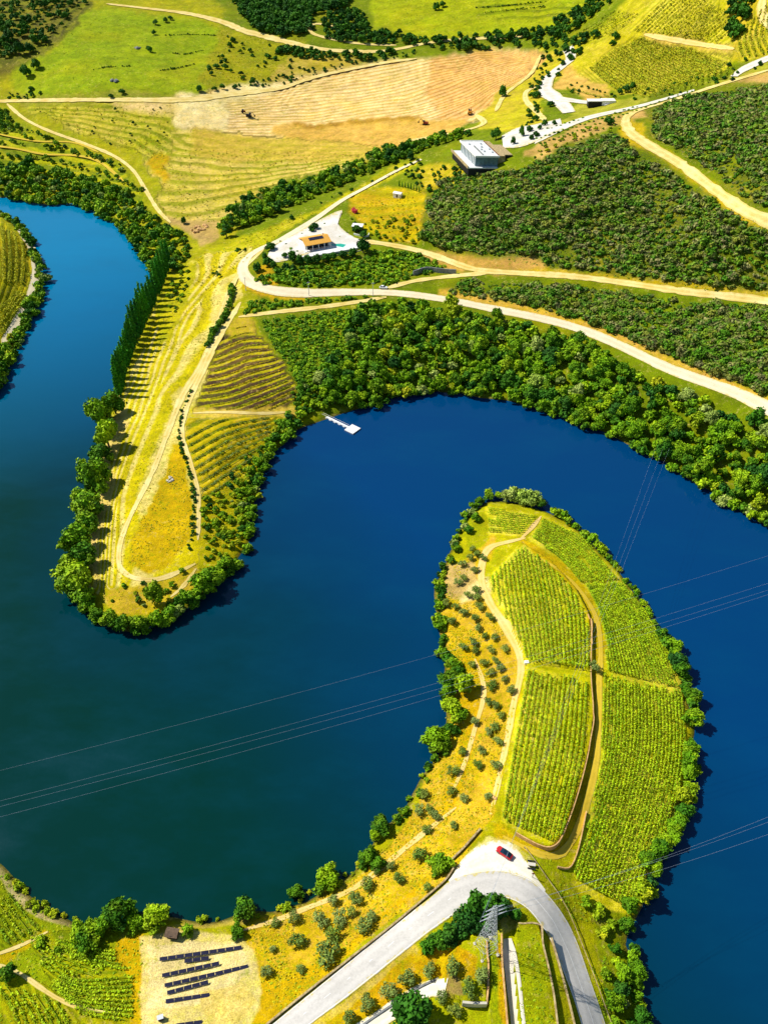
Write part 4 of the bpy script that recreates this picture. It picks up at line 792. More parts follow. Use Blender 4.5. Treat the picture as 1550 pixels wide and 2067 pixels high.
for i_, (pl_, lb_) in enumerate((([(186,143),(215,136),(262,134)],'shadow stand-in row in the left of the upper green meadow'), ([(325,143),(360,138),(392,130)],'shadow stand-in row right of the boulders in the upper meadow'), ([(350,108),(375,110),(410,102)],'shadow stand-in row on the middle terrace of the upper meadow'), ([(335,72),(390,70),(445,72)],'shadow stand-in row on the top terrace of the upper meadow'), ([(960,16),(1020,12),(1100,4)],'dark hedge line in the top green meadow'), ([(975,26),(1040,20),(1100,14)],'second dark hedge line in the top green meadow'))):
    pool(along(pl_, 1.8, 60+i_, .3), .5, 1.1, 'dark_tree', 'bush of the '+' '.join(lb_.split()[:3]), lb_, 60+i_, TREES, .6)  # upper meadow rows are bushes added to give the long dark shadows
pool(scatter([(20,185),(60,178),(100,190),(60,200),(10,202)], 4, 70, dens=.7), .9, 2.0, 'dark_tree', 'bush at the left track fork', 'bushes at the left track fork', 70, TREES)
pool(scatter([(500,172),(560,152),(640,130),(760,118),(840,100),(860,108),(760,126),(640,150),(540,180)], 4.5, 71, dens=.5), .9, 2.0, 'dark_tree', 'bush on the top edge of the tilled slope', 'bushes edging the tilled slope', 71, TREES)
pool(scatter([(1150,160),(1220,185),(1250,195),(1200,205),(1150,190)], 5, 72, dens=.5), .7, 1.5, 'dark_tree', 'bush above the low pavilion', 'bushes above the pavilion', 72, TREES)
pool(scatter([(1060,305),(1180,262),(1250,238),(1250,262),(1150,292),(1080,322)], 4, 73, dens=.5), .7, 1.6, 'yellow_tree', 'bush on the bare earth bank', 'bushes of the bare earth bank', 73, TREES)
pool(scatter([(588,800),(610,770),(650,785),(700,800),(690,822),(650,828),(632,836),(606,842)], 3.0, 90), 1.2, 2.6, 'river_tree', 'tree in the gap above the jetty', 'trees above the jetty', 90, TREES)
pool(scatter([(430,1010),(500,950),(520,980),(500,1080),(460,1130),(415,1120),(410,1060)], 2.6, 91, dens=.5), .8, 1.7, 'yellow_tree', 'yellow-green bush on the inner shore', 'yellow-green bushes of the inner shore', 91, TREES)
# the same growth carries on past the right edge of the photograph
pool(scatter([(1630,905),(1780,955),(1990,1035),(1990,1290),(1700,1160),(1640,1120)], 5.4, 92), 2.4, 4.2, 'river_tree', 'tree of the far riverside wood beyond the road', 'broadleaf trees of the far riverside wood', 92, TREES)
pool(scatter([(1650,170),(1990,160),(1990,600),(1900,610),(1640,592),(1650,520)], 3.6, 93), 1.5, 3.0, 'shrub', 'bush of the hill beyond the right edge', 'bushes of the upper right scrub hill', 93, SHRUBS, .8)
pool(scatter([(1640,640),(1990,660),(1990,960),(1780,895),(1650,842)], 3.2, 94), 1.4, 3.0, 'shrub', 'bush between the roads beyond the right edge', 'bushes between the two hill roads', 94, SHRUBS, .85)
def flush(lst, nmax, lowv, stuff):
    d = []
    for p, s, *_ in lst:
        dist = math.sqrt(p[0]**2+p[1]**2+(CAMZ-p[2])**2); px, py = proj(p[0], p[1], p[2]); vis = -60 < px < 1610 and -60 < py < 2120
        d.append(s/dist if vis else -1)
    order = np.argsort(-np.array(d)); take = set(order[:nmax].tolist()); rest = {}
    rr = random.Random(5)
    for i, (p, s, kind, label, group, sz) in enumerate(lst):
        if i in take:
            nm = 'broadleaf_tree' if 'tree' in kind else 'shrub'
            dist = math.sqrt(p[0]**2+p[1]**2+(CAMZ-p[2])**2); scr = s/dist*F
            plant(kind, nm, p-(0, 0, .15), s, label, 'tree' if 'tree' in label else 'bush', group, parts=(scr > 13 and 'tree' in kind), sz=sz*(.9+.25*rr.random()), rng=rr)
        else:
            rest.setdefault(kind, []).append((p, s, sz))
    for kind, L in rest.items():
        P_ = np.array([a[0] for a in L]); S = np.array([a[1] for a in L]); P_[:, 2] -= .2
        mat = LIB[kind][0]['crown'].materials[0]
        join_stuff(stuff[0], lowv, P_, S, mat, stuff[1] % {'river_tree': 'green', 'yellow_tree': 'yellow-green', 'pale_tree': 'pale grey-green', 'dark_tree': 'dark', 'green_shrub': 'green', 'shrub': 'olive'}.get(kind, ''), seed=len(L), sz=.85 if kind == 'shrub' else 1.0)

# single trees of the first peninsula's west side: px, py of the foot, radius
def spots(L, kind, name, cat, labels, group=None, parts=True, sz=1.0, k=1.0):
    w = drape(np.array([(a[0], a[1]) for a in L], float)); out = []
    for i, (q, p) in enumerate(zip(L, w)):
        p = p.copy(); p[2] = max(p[2], .2)-.1
        out.append(plant(kind, name, p, q[2]*k, labels[i] if isinstance(labels, (list, tuple)) else labels, cat, group, parts, sz=(q[3] if len(q) > 3 else sz)))
    return out
west = [(205,860,4.2,1.3),(222,905,4.0,1.3),(205,935,3.6),(196,985,4.4,1.3),(188,1035,4.0),(172,1020,3.4),(178,1075,3.2),(158,1110,4.0),(172,1140,3.4),(150,1160,3.4),(160,1200,4.2),(178,1222,3.2),(235,835,3.2,1.4),(225,880,3.0)]
wl = ['tall bright tree just south of the poplar row','spreading light green tree right of the shore south of the poplars','broad green tree on the narrow waist of the west shore','large bright green tree casting a ragged shadow on the hay','round green tree below the large bright one','grey-green tree leaning over the river','dark rounded tree in the middle of the west shore','big round tree at the western bulge','dark tree behind the western bulge','low round tree at the water by the western bulge','biggest round tree near the peninsula tip','dark tree squeezed beside the biggest tip tree','slim tree touching the last poplar','small tree under the last poplar']
spots(west, 'river_tree', 'broadleaf_tree', 'tree', wl, k=1.6)
tip = [(200,1250,2.6),(225,1262,3.0),(255,1272,3.2),(290,1272,3.0),(320,1262,2.8),(345,1248,3.0),(372,1225,3.0),(395,1212,3.2),(418,1195,4.6,1.2),(440,1172,3.4),(318,1215,3.4,1.4),(460,1150,3.0)]
spots(tip, 'river_tree', 'broadleaf_tree', 'tree', ['%s tree from the west in the fringe round the peninsula tip' % ORD[i] for i in range(8)]+['tall dark tree casting a shadow on the water east of the tip','tree behind the tall dark tip tree','wispy tall tree standing where the wheel track turns','tree at the east end of the tip fringe'], k=1.2)
pp = resample(smooth([(244,800),(252,762),(264,725),(278,690),(294,655),(308,622),(322,592),(334,562),(342,540)], 4), 24)
pw = drape(pp)
for i, p in enumerate(pw):
    plant('poplar_tree', 'poplar_tree', p-(0, 0, .2), 1.7+.6*random.random(), 'slender dark green poplar, %s from the near end of the riverside row' % ORD[i], 'poplar', 'poplars in a row on the river bank', True, sz=.95+.2*random.random())
sh = [(965,1018,2.2),(985,1006,2.6),(1005,1006,2.0),(1028,1010,2.8),(1050,1012,2.8),(1072,1015,2.8),(1092,1024,2.4),(945,1075,2.0),(960,1050,2.2)]
shl = ['dark tree at the north-west corner of the vineyard peninsula','dark green tree left of the pale thicket on the north tip','small tree touching the pale thicket','pale tree in the west of the north tip thicket','pale tree in the middle of the north tip thicket','pale tree in the east of the north tip thicket','dark tree closing the north tip thicket','round dark tree on the shore left of the top vines','bush above the round shore tree left of the vines']
spots(sh[:3]+sh[6:], 'river_tree', 'broadleaf_tree', 'tree', shl[:3]+shl[6:])
spots(sh[3:6], 'pale_tree', 'broadleaf_tree', 'tree', shl[3:6], k=1.5)
wsh = [(915,1350,2.4),(925,1365,2.2),(910,1385,3.2),(935,1395,3.4),(900,1410,2.6),(912,1445,3.4),(925,1452,2.2),(908,1480,2.2),(878,1500,3.6),(893,1512,2.4),(770,1678,3.2),(758,1694,2.2),(742,1735,2.8),(735,1746,2.2),(760,1750,2.2),(660,1782,3.4),(598,1806,2.0),(495,1845,3.4),(480,1885,2.2),(245,1862,4.6),(215,1875,3.4),(276,1868,3.0),(318,1862,3.8),(175,1905,3.4),(195,1880,3.4),(165,1890,3.0),(380,1880,1.8),(22,1972,2.4),(888,1750,3.0),(880,1762,1.8)]
wl = ['round tree at the top of the dark shoreline clump by the olives','small tree in the dark shoreline clump','large dark tree where the upper cable meets the shore','broad light green tree beside the large dark shore tree','tree leaning over the water by the cables','tree on the shore just below the lower cables','small tree right of the shore tree below the cables','low tree on the shore between cables and the jutting tree','bright green tree jutting into the water left of the olives','dark tree behind the jutting bright green tree','round tree on the near slope shore, highest of its group','small bush below the round slope shore tree','bright tree at the water on the near slope','bush at the foot of the bright slope tree','dark bush between slope trail and shore','single bright green tree on the shore above the near olives','small single bush on the shore left of the bright tree','bright green tree on the shore at the solar field corner','dark small tree at the top right of the solar field','largest bright green tree on the near left shore','tree on the left side of the largest near shore tree','dark tree on the right side of the largest near shore tree','round bright green tree left of the dark shed','dark shaggy tree standing in the low vine field','pale shaggy tree between field and shore','darker tree left of the pale shaggy tree','small tree right of the dark shed','single dark bush at the left edge of the near field','dark green tree beside the stone parapet above the bend','small bush at the foot of the parapet tree']
spots(wsh[:10], 'river_tree', 'broadleaf_tree', 'tree', wl[:10], k=1.2)
spots(wsh[10:], 'river_tree', 'broadleaf_tree', 'tree', wl[10:], k=.98)
hp = [(965,1848,4.4,1.2),(985,1838,3.2),(945,1868,3.6),(925,1885,3.0),(905,1895,2.8),(885,1905,2.6),(865,1915,2.4),(980,1875,2.6),(1002,1850,3.2),(838,2055,5.0),(1010,1822,1.8),(1038,1850,1.6)]
spots(hp, 'dark_tree', 'broadleaf_tree', 'tree', ['tallest dark tree inside the road bend','dark tree on the upper edge of the bend thicket','dark tree left of the tallest bend tree','fourth tree down the line inside the bend','fifth tree down the line inside the bend','sixth tree down the line inside the bend','lowest tree of the line inside the bend','dark tree between the thicket and the lattice pylon','dark tree behind the lattice pylon casting shade on the lane','large dark tree at the bottom edge over the gravel drive','small light bush at the inner kerb of the bend','small light bush right of the lane head'])
ol1 = [(952,1112),(962,1122),(975,1130),(948,1130),(932,1142),(958,1155),(935,1170),(925,1180),(945,1205),(960,1195),(962,1210),(968,1228),(900,1222),(920,1228),(935,1240),(912,1258),(958,1252),(988,1250),(964,1272),(978,1288),(998,1290),(935,1310),(955,1302),(958,1318),(990,1316),(1018,1312),(952,1345),(975,1342),(1000,1338),(990,1362),(1008,1352),(1018,1375),(992,1388),(1030,1398),(985,1420),(1000,1428)]
spots([(x, y, 1.35+.45*random.random()) for x, y in ol1], 'olive_tree', 'olive_tree', 'olive tree', ['%s olive tree from the north on the slope left of the pale path' % ORD[i] for i in range(len(ol1))], 'olive trees of the upper grove')
ol2 = [(1010,1448),(958,1460),(985,1480),(932,1520),(970,1518),(965,1548),(1000,1550),(915,1560),(910,1600),(935,1615),(985,1612),(878,1650),(860,1678),(915,1670),(855,1605),(845,1640),(998,1470),(1005,1500),(868,1640)]
spots([(x, y, 1.35+.4*random.random()) for x, y in ol2], 'olive_tree', 'olive_tree', 'olive tree', ['%s olive tree in the southern grove above the parapet, counted downhill' % ORD[i] for i in range(len(ol2))], 'olive trees of the southern grove')
ol3 = [(846,1730,2.3),(805,1778,1.9),(790,1752,1.4),(740,1790,1.9),(760,1760,1.3),(715,1818,2.0),(672,1822,1.7),(750,1855,1.7),(710,1845,1.6),(686,1860,2.0),(735,1875,2.2),(648,1862,2.1),(595,1856,1.8),(672,1892,2.4),(602,1904,2.2),(660,1930,3.0),(552,1918,1.1),(608,1960,1.3),(540,1965,1.7),(862,1795,1.5),(556,1866,1.2)]
spots(ol3, 'olive_tree', 'olive_tree', 'olive tree', ['%s olive tree from the top on the orange slope above the asphalt road' % ORD[i] for i in range(len(ol3))], 'olive trees above the asphalt road')
ol4 = [(865,1962,1.7),(912,1958,2.0),(970,1972,1.8),(822,1978,2.0),(783,2003,1.9),(742,2030,1.9),(705,2058,1.8),(945,1998,1.9),(890,2018,1.6),(918,2042,1.6)]
spots(ol4, 'olive_tree', 'olive_tree', 'olive tree', ['olive on the orange strip inside the bend, nearest the thicket','olive below the lattice pylon on the orange strip','olive against the terrace edge right of the strip','fourth olive from the thicket on the orange strip','fifth olive from the thicket on the orange strip','sixth olive from the thicket on the orange strip','lowest olive of the orange strip at the photo edge','olive shading the walled yard corner','olive on the green island inside the gravel drive','olive below the walled yard'])
vt = [(535,524,1.6),(541,536,2.2),(553,540,1.7),(575,520,1.2),(578,545,1.6),(590,528,2.2,1.3),(592,545,1.5),(605,532,1.9),(622,533,2.0),(640,532,2.1),(658,528,2.1),(672,526,2.0),(692,520,1.8),(712,517,1.8),(733,510,2.7,1.3),(546,506,2.2),(520,548,2.0),(635,462,1.8),(628,467,1.6),(720,468,2.0),(734,480,1.8)]
spots(vt, 'dark_tree', 'garden_tree', 'tree', ['clipped dark garden tree, %s along the villa hedge from the hairpin' % ORD[i] for i in range(14)]+['tall round tree at the right end of the villa wall','broad dark tree at the villa drive entrance','dark tree at the left edge of the villa bank','small tree on the planted island behind the villa','second small tree on the planted island behind the villa','dark tree beside the small white annexe','bush below the small white annexe'], k=1.45)
yd = [(566,488,.9),(578,493,.8),(588,503,1.2),(600,508,.8),(655,452,.8),(700,470,.7),(610,472,.7),(686,478,.6)]
spots(yd, 'green_shrub', 'garden_shrub', 'shrub', ['%s small potted shrub from the left in the white villa yard' % ORD[i] for i in range(8)])
wt_ = [(1000,282,3.6,1.2),(1013,195,3.6,1.2),(1035,292,1.6,2.0),(1052,276,2.0,1.9),(1068,266,2.2),(1080,276,2.2),(1072,282,1.8),(1098,254,2.2),(1088,262,1.8),(1118,252,1.6),(1226,252,3.2),(1110,215,2.6),(1085,195,2.6),(1240,80,3.4),(1235,92,2.6),(1262,186,3.0),(1275,180,2.6),(1250,190,2.6)]
spots(wt_, 'dark_tree', 'garden_tree', 'tree', ['dark round tree behind the winery roof','single dark tree at the foot of the tilled slope','slim tree on the white winery terrace','umbrella-shaped tree on the white winery terrace','round tree on the winery terrace edge','bushy tree right of the umbrella-shaped one','low tree under the bushy terrace tree','tree at the start of the white terrace strip','small tree left of the terrace strip','tree on the white terrace strip','single dark tree on bare earth beside the track bend','tree inside the drive loop','tree left of the winery drive','dark tree in the upper right vineyard','lower tree in the upper right vineyard','dark tree at the vineyard foot','tree right of the dark vineyard foot tree','tree left of the dark vineyard foot tree'])
br = [(785,318,3.4,1.2),(800,318,3.2,1.1),(812,310,3.6,1.3),(778,325,2.6),(828,322,2.8),(372,452,2.0,1.3)]
spots(br, 'dark_tree', 'broadleaf_tree', 'tree', ['left tree of the dark clump below the tilled slope','middle tree of the dark clump below the tilled slope','tallest tree of the dark clump below the tilled slope','low tree at the left foot of the dark clump','right tree of the dark clump below the tilled slope','lone tree beside the inlet track'])
cy = drape(resample(np.array([(806,376),(824,380),(846,388)], float), 8))
for i, p in enumerate(cy): plant('poplar_tree', 'cypress', p-(0, 0, .1), .42+.06*random.random(), 'slim dark cypress, %s from the left in the short row behind the white hut' % ORD[i], 'cypress', 'cypresses behind the hut', True, sz=.9)
pi = [(482,455,3.4,1.25),(495,448,3.0,1.2),(470,462,2.8),(458,478,4.0,.7)]
spots(pi, 'pine_tree', 'pine_tree', 'pine tree', ['tall dark pine left of the diagonal tree belt','second tall pine just right of the tallest','smaller pine left of the tall pair','broad low pine at the foot of the pines'])
nw = [(75,140,4.2,1.3),(40,110,5.0,1.3),(55,155,5.2,1.2),(60,105,4.0),(20,80,4.4),(315,50,2.6),(335,45,3.0),(345,40,2.4),(312,70,2.4),(305,105,2.8),(470,85,2.8),(465,95,2.4),(450,118,2.2),(438,138,2.6),(455,140,2.8),(428,152,2.0),(404,185,3.2),(248,190,2.8),(225,198,2.0),(65,182,2.2),(300,100,2.0),(880,20,3.6),(893,14,3.0)]
spots(nw, 'dark_tree', 'broadleaf_tree', 'tree', ['%s dark tree from the left scattered over the green hill at the top' % ORD[i] for i in range(21)]+['left tree of the pair in the top green meadow','right tree of the pair in the top green meadow'], parts=False)
tw = drape(np.array([(1197,1352)], float))[0]
plant('olive_tree', 'olive_tree', tw, 1.5, 'lone grey-green tree on the wall between the two vine blocks', 'olive tree', None, True, sz=1.4)
flush(TREES, 300-len(west)-len(tip)-len(sh)-len(wsh)-len(hp)-20, low_tree, ('woodland', 'mass of %s trees in the farther woods'))
flush(SHRUBS, 298, low_shrub, ('scrubland', 'mass of %s bushes covering the far slopes'))

# grasses and weeds that nobody could count
def weeds(polys, sp, s0, s1, mat, label, seed, variants=tuft, sz=1.0):
    P_ = np.vstack([scatter(p, sp, seed+i) for i, p in enumerate(polys)]); r = np.random.default_rng(seed)
    m = vnoise(P_[:, 0], P_[:, 1], 6, seed) > .42; P_ = P_[m]
    join_stuff('grass', variants, P_, s0+(s1-s0)*r.random(len(P_)), M[mat], label, seed, sz)
weeds([[(972,1110),(905,1150),(885,1200),(895,1300),(905,1400),(870,1550),(845,1620),(740,1760),(640,1815),(500,1870),(530,1985),(560,2050),(720,1910),(920,1762),(965,1690),(995,1640),(1040,1420),(1050,1350),(990,1225)]], 1.0, .35, .95, 'grass_leaf', 'dry yellow grass tufts under the olive trees', 301)
weeds([[(352,900),(300,1030),(262,1110),(270,1150),(345,1140),(385,1090),(385,980)], [(405,1005),(520,905),(600,845),(530,950),(510,1060),(430,1140)]], 1.5, .4, 1.0, 'grass_leaf', 'tall yellow grass on the tree-lined peninsula', 303)
weeds([[(500,510),(400,520),(330,640),(250,800),(210,960),(190,1180),(250,1220),(330,900),(420,700)]], 1.8, .4, .9, 'grass_leaf', 'hay stubble tufts on the long strip', 304)
weeds([[(0,1760),(60,1830),(160,1870),(290,1880),(285,2067),(0,2067)]], 1.5, .35, .9, 'yellow_leaf', 'green weeds in the near left field', 305)
weeds([[(1045,1705),(1130,1740),(1150,1790),(1210,1860),(1235,1960),(1245,2080),(1225,2080),(1170,1900),(1120,1800)], [(1050,1880),(1085,1870),(1125,2067),(1050,2067)], [(985,1900),(1012,1900),(1022,2067),(986,2067)], [(1085,1866),(1105,1930),(1150,2067),(1128,2067)]], 1.2, .35, .9, 'yellow_leaf', 'green grass on the terraces and road verge', 306)
weeds([[(300,300),(450,300),(760,312),(560,372),(450,450),(350,440)], [(50,215),(345,212),(330,330),(180,272)], [(400,512),(560,450),(850,322),(700,400),(540,490),(400,620)], [(700,400),(855,380),(850,490),(740,470)], [(440,60),(620,100),(560,170),(410,190)]], 3.4, .7, 1.6, 'grass_leaf', 'tufts of dry grass on the far hay slopes', 307)
weeds([[(25,145),(180,30),(450,52),(480,90),(400,190),(130,200)], [(745,-30),(1200,-30),(1100,60),(850,82)]], 5, .6, 1.4, 'yellow_leaf', 'green tufts in the upper meadows', 308)
weeds([[(905,500),(1100,540),(1500,595),(1560,600),(1560,470),(1240,270),(860,400)], [(1300,210),(1560,165),(1560,430),(1310,275)], [(900,590),(1560,620),(1560,800),(1180,650)]], 3.2, .7, 1.6, 'scrub_leaf', 'rough undergrowth between the bushes of the scrub hills', 309)

# ------------------------------------------------------------------ vine rows
NV = [0]
def vine_rows(poly, g0, g1, n, label, group, mat, width=.55, height=1.3, dens=9, leaf=.26, gap=.1, name='vine_row', cat='vine row', seed=0, minlen=5):
    g0 = resample(smooth(g0, 5), 60); g1 = resample(smooth(g1, 5), 60); rng = np.random.default_rng(1000+seed); made = 0
    for k in range(n+1):
        c_ = g0+(g1-g0)*k/n; m = pip(c_[:, 0], c_[:, 1], poly)
        if m.sum() < 3: continue
        ii = np.where(m)[0]; runs = np.split(ii, np.where(np.diff(ii) > 1)[0]+1); ii = max(runs, key=len)
        if len(ii) < 3: continue
        cut = min(len(ii)-3, int(rng.random()*2)); ii = ii[cut:]; fine = resample(c_[ii[0]:ii[-1]+1], 24); w = drape(fine); L = np.linalg.norm(np.diff(w[:, :2], axis=0), axis=1).sum()
        if L < minlen: continue
        w = resample(w, max(6, int(L/1.2))); nL = int(L*dens)
        s = np.sort(rng.random(nL))*(len(w)-1.001); i = s.astype(int); f_ = (s-i)[:, None]; p = w[i]*(1-f_)+w[i+1]*f_
        keep = vnoise(s*1.2, np.full(nL, k*13.7), 2.2, 40+seed) > gap*1.6; p = p[keep]
        if len(p) < 8: continue
        th = rng.random(len(p))*2*math.pi; rr = .55+.5*rng.random(len(p)); d = np.gradient(w[:, :2], axis=0); d /= np.linalg.norm(d, axis=1)[:, None]+1e-9
        dd = d[i[keep]]; nr_ = np.stack([-dd[:, 1], dd[:, 0]], -1); off = np.cos(th)*rr*width; p = p.copy(); p[:, :2] += nr_*off[:, None]
        p[:, 2] = ground_z(p[:, 0], p[:, 1])+height*.58+np.sin(th)*rr*height*.45
        nn = np.concatenate([nr_*np.cos(th)[:, None], np.sin(th)[:, None]+.4], -1)
        o0 = w[0].copy(); v, f = leaf_quads(p-o0, nn, leaf, rng)
        # the woody cordon the leaves grow along
        q = w-o0; sd_ = np.stack([-d[:, 1], d[:, 0], d[:, 0]*0], -1)*.06; q = q+(0, 0, height*.5); cd = np.concatenate([q-sd_, q+sd_, q+sd_+(0, 0, .12), q-sd_+(0, 0, .12)]); nw_ = len(w); k0 = len(v); ai = np.arange(nw_-1)
        fs = [np.stack([k0+a_*nw_+ai, k0+a_*nw_+ai+1, k0+b2*nw_+ai+1, k0+b2*nw_+ai], -1) for a_, b2 in ((0, 1), (1, 2), (2, 3), (3, 0))]
        nleaf = len(v); v = np.vstack([v, cd]); f = np.vstack([f]+fs); me = mesh(name, v, f, [M[mat]])
        a = me.attributes.new('leaf', 'FLOAT', 'POINT'); a.data.foreach_set('value', np.r_[np.repeat(rng.random(len(p)), 4), np.zeros(4*nw_)].astype(np.float32))
        made += 1; NV[0] += 1
        lab = label % ORD[made-1] if '%s' in label else label
        tag(link(name, me, loc=o0), lab, cat, group)
    return made
V1 = [(1052,1100),(992,1160),(988,1185),(1014,1235),(1048,1295),(1064,1336),(1186,1354),(1190,1300),(1180,1235),(1148,1182),(1108,1138)]
vine_rows(V1, [(985,1095),(988,1200),(1020,1345)], [(1150,1095),(1188,1220),(1192,1365)], 23, '%s vine row from the pale path in the upper inner block', 'vine rows of the upper inner block', 'vine_leaf', dens=22, leaf=.19, width=.36, seed=1)
V2 = [(1066,1348),(1188,1368),(1184,1450),(1168,1560),(1128,1698),(1105,1702),(1010,1655),(1022,1560),(1044,1440)]
vine_rows(V2, [(1062,1335),(1030,1500),(1004,1665)], [(1192,1355),(1180,1530),(1132,1720)], 15, '%s vine row from the pale path in the lower inner block', 'vine rows of the lower inner block', 'vine_leaf', dens=22, leaf=.19, width=.36, seed=2)
V0 = [(982,1026),(1086,1044),(1050,1080),(984,1078)]
vine_rows(V0, [(978,1027),(1090,1042)], [(978,1078),(1060,1082)], 11, '%s short vine row from the north tip', 'short vine rows at the north tip', 'vine_leaf', dens=20, leaf=.19, width=.34, seed=3)
V3 = [(1096,1044),(1172,1084),(1232,1150),(1250,1176),(1170,1176),(1122,1122),(1070,1084)]
vine_rows(V3, [(1070,1086),(1130,1128),(1180,1185)], [(1098,1036),(1180,1078),(1262,1165)], 17, '%s diagonal vine row from the orange track in the north-east block', 'diagonal vine rows of the north-east block', 'vine_leaf', dens=22, leaf=.19, width=.36, seed=4)
V4 = [(1170,1176),(1254,1174),(1300,1235),(1345,1315),(1370,1392),(1220,1356),(1222,1290),(1206,1232)]
vine_rows(V4, [(1170,1180),(1205,1260),(1222,1360)], [(1258,1170),(1325,1280),(1384,1400)], 22, '%s vine row from the orange track in the middle outer block', 'vine rows of the middle outer block', 'vine_leaf', dens=22, leaf=.19, width=.36, seed=5)
V5 = [(1218,1357),(1376,1392),(1382,1500),(1372,1600),(1330,1705),(1266,1848),(1210,1842),(1156,1775),(1186,1660),(1210,1550)]
vine_rows(V5, [(1220,1355),(1206,1550),(1135,1760)], [(1386,1390),(1388,1560),(1312,1860)], 25, '%s vine row from the orange track in the lower outer block', 'vine rows of the lower outer block', 'vine_leaf', dens=22, leaf=.19, width=.36, seed=6)
# terraced fields of the first peninsula
VB = [(486,650),(440,708),(418,765),(396,815),(396,828),(560,828),(596,798),(582,765),(558,722),(526,682)]
vine_rows(VB, [(420,675),(480,648),(540,652)], [(420,860),(500,845),(620,790)], 14, '%s grassy terrace row from the top of the brown field', 'terrace rows of the brown field', 'grass_leaf', width=.4, height=.6, dens=8, leaf=.26, gap=.05, seed=7, cat='terrace row', name='terrace_row')
VL = [(384,850),(565,842),(535,890),(488,962),(440,1005),(408,998),(394,950),(376,890)]
vine_rows(VL, [(370,890),(450,850),(540,835)], [(405,1030),(470,985),(560,915)], 9, '%s dark green crop row from the cross path', 'crop rows of the lower terraced field', 'olive_leaf', width=.55, height=.9, dens=9, leaf=.28, gap=.2, seed=8, cat='crop row', name='crop_row')
# near left field
VN = [(60,1892),(120,1890),(190,1930),(262,1960),(268,2030),(180,2026),(100,1980)]
vine_rows([(150,1930),(272,1945),(270,2060),(180,2060),(100,1990)], [(100,1950),(160,1980),(270,1972)], [(80,1990),(150,2040),(268,2062)], 9, '%s low green row from the top of the near left field', 'low rows of the near left field', 'vine_leaf', width=.4, height=.9, dens=15, leaf=.22, gap=.12, seed=9, name='crop_row', cat='crop row')
vine_rows([(60,1890),(130,1885),(240,1960),(180,1975),(90,1960)], [(70,1885),(130,1925),(210,1955)], [(20,1945),(80,1990),(150,2030)], 8, '%s slanting green row from the shaggy tree', 'slanting rows of the near left field', 'vine_leaf', width=.5, height=.9, dens=10, leaf=.26, gap=.2, seed=10, name='crop_row', cat='crop row')
vine_rows([(150,1895),(238,1898),(232,1935),(262,1958),(190,1948),(120,1915),(110,1898)], [(110,1890),(180,1915),(260,1925)], [(90,1915),(160,1955),(265,1972)], 6, '%s leafy green row right of the shaggy field tree', 'rows beside the shaggy field tree', 'vine_leaf', width=.45, height=.9, dens=14, leaf=.24, gap=.15, seed=31, name='crop_row', cat='crop row')
vine_rows([(0,1985),(90,2010),(150,2040),(160,2100),(0,2100)], [(-10,1980),(30,2040),(50,2110)], [(90,1990),(130,2050),(160,2110)], 6, '%s vine row from the left edge in the bottom corner field', 'vine rows of the bottom corner', 'vine_leaf', width=.5, height=.9, dens=9, leaf=.26, gap=.15, seed=11)
vine_rows([(-10,1790),(30,1810),(90,1875),(0,1915),(-10,1900)], [(30,1800),(100,1880)], [(-60,1840),(0,1930)], 7, '%s vine row from the shore in the left edge field', 'vine rows of the left edge field', 'yellow_leaf', width=.5, height=.8, dens=9, leaf=.26, gap=.2, seed=12)
# left bank terraces
vine_rows([(0,455),(40,475),(58,510),(60,560),(50,575),(0,570)], [(-4,440),(-4,520),(-4,580)], [(52,470),(62,520),(56,580)], 5, '%s terrace row from the left edge on the left bank', 'upper terrace rows of the left bank', 'far_vine_leaf', width=.8, height=1.5, dens=12, leaf=.34, gap=.05, seed=13, name='terrace_row', cat='terrace row')
vine_rows([(0,595),(50,590),(62,600),(30,650),(0,690)], [(40,590),(-30,660)], [(68,595),(0,700)], 4, '%s slanting terrace row on the left bank', 'lower terrace rows of the left bank', 'far_vine_leaf', width=.8, height=1.5, dens=12, leaf=.34, gap=.05, seed=14, name='terrace_row', cat='terrace row')
# vineyards of the upper right hill
vine_rows([(1262,62),(1335,-5),(1466,-5),(1466,92),(1400,84),(1340,74),(1290,68)], [(1265,75),(1370,-25)], [(1400,120),(1500,40)], 20, '%s fine vine row from the left in the topmost right vineyard', 'vine rows of the topmost vineyard', 'far_vine_leaf', width=.7, height=1.3, dens=4, leaf=.5, seed=15, gap=.05)
vine_rows([(1175,145),(1235,100),(1290,76),(1345,94),(1478,108),(1475,130),(1400,165),(1300,192),(1235,182)], [(1170,120),(1250,185),(1330,215)], [(1290,50),(1400,105),(1520,150)], 26, '%s fine vine row from the winery side in the broad right vineyard', 'vine rows of the broad right vineyard', 'far_vine_leaf', width=.7, height=1.3, dens=4, leaf=.5, seed=16, gap=.05)
vine_rows([(1150,75),(1240,22),(1290,30),(1260,60),(1190,85)], [(1140,80),(1250,10)], [(1200,105),(1310,45)], 10, '%s vine row from the meadow in the small upper vineyard', 'vine rows of the small upper vineyard', 'far_vine_leaf', width=.7, height=1.3, dens=4, leaf=.5, seed=17, gap=.05)
vine_rows([(1285,195),(1380,160),(1500,130),(1490,150),(1400,178),(1300,200)], [(1300,150),(1290,180),(1300,205)], [(1500,120),(1480,135),(1475,160)], 15, '%s curved vine row from the left above the white terrace strip', 'curved vine rows above the terrace strip', 'far_vine_leaf', width=.7, height=1.3, dens=6, leaf=.45, seed=18, gap=.05)
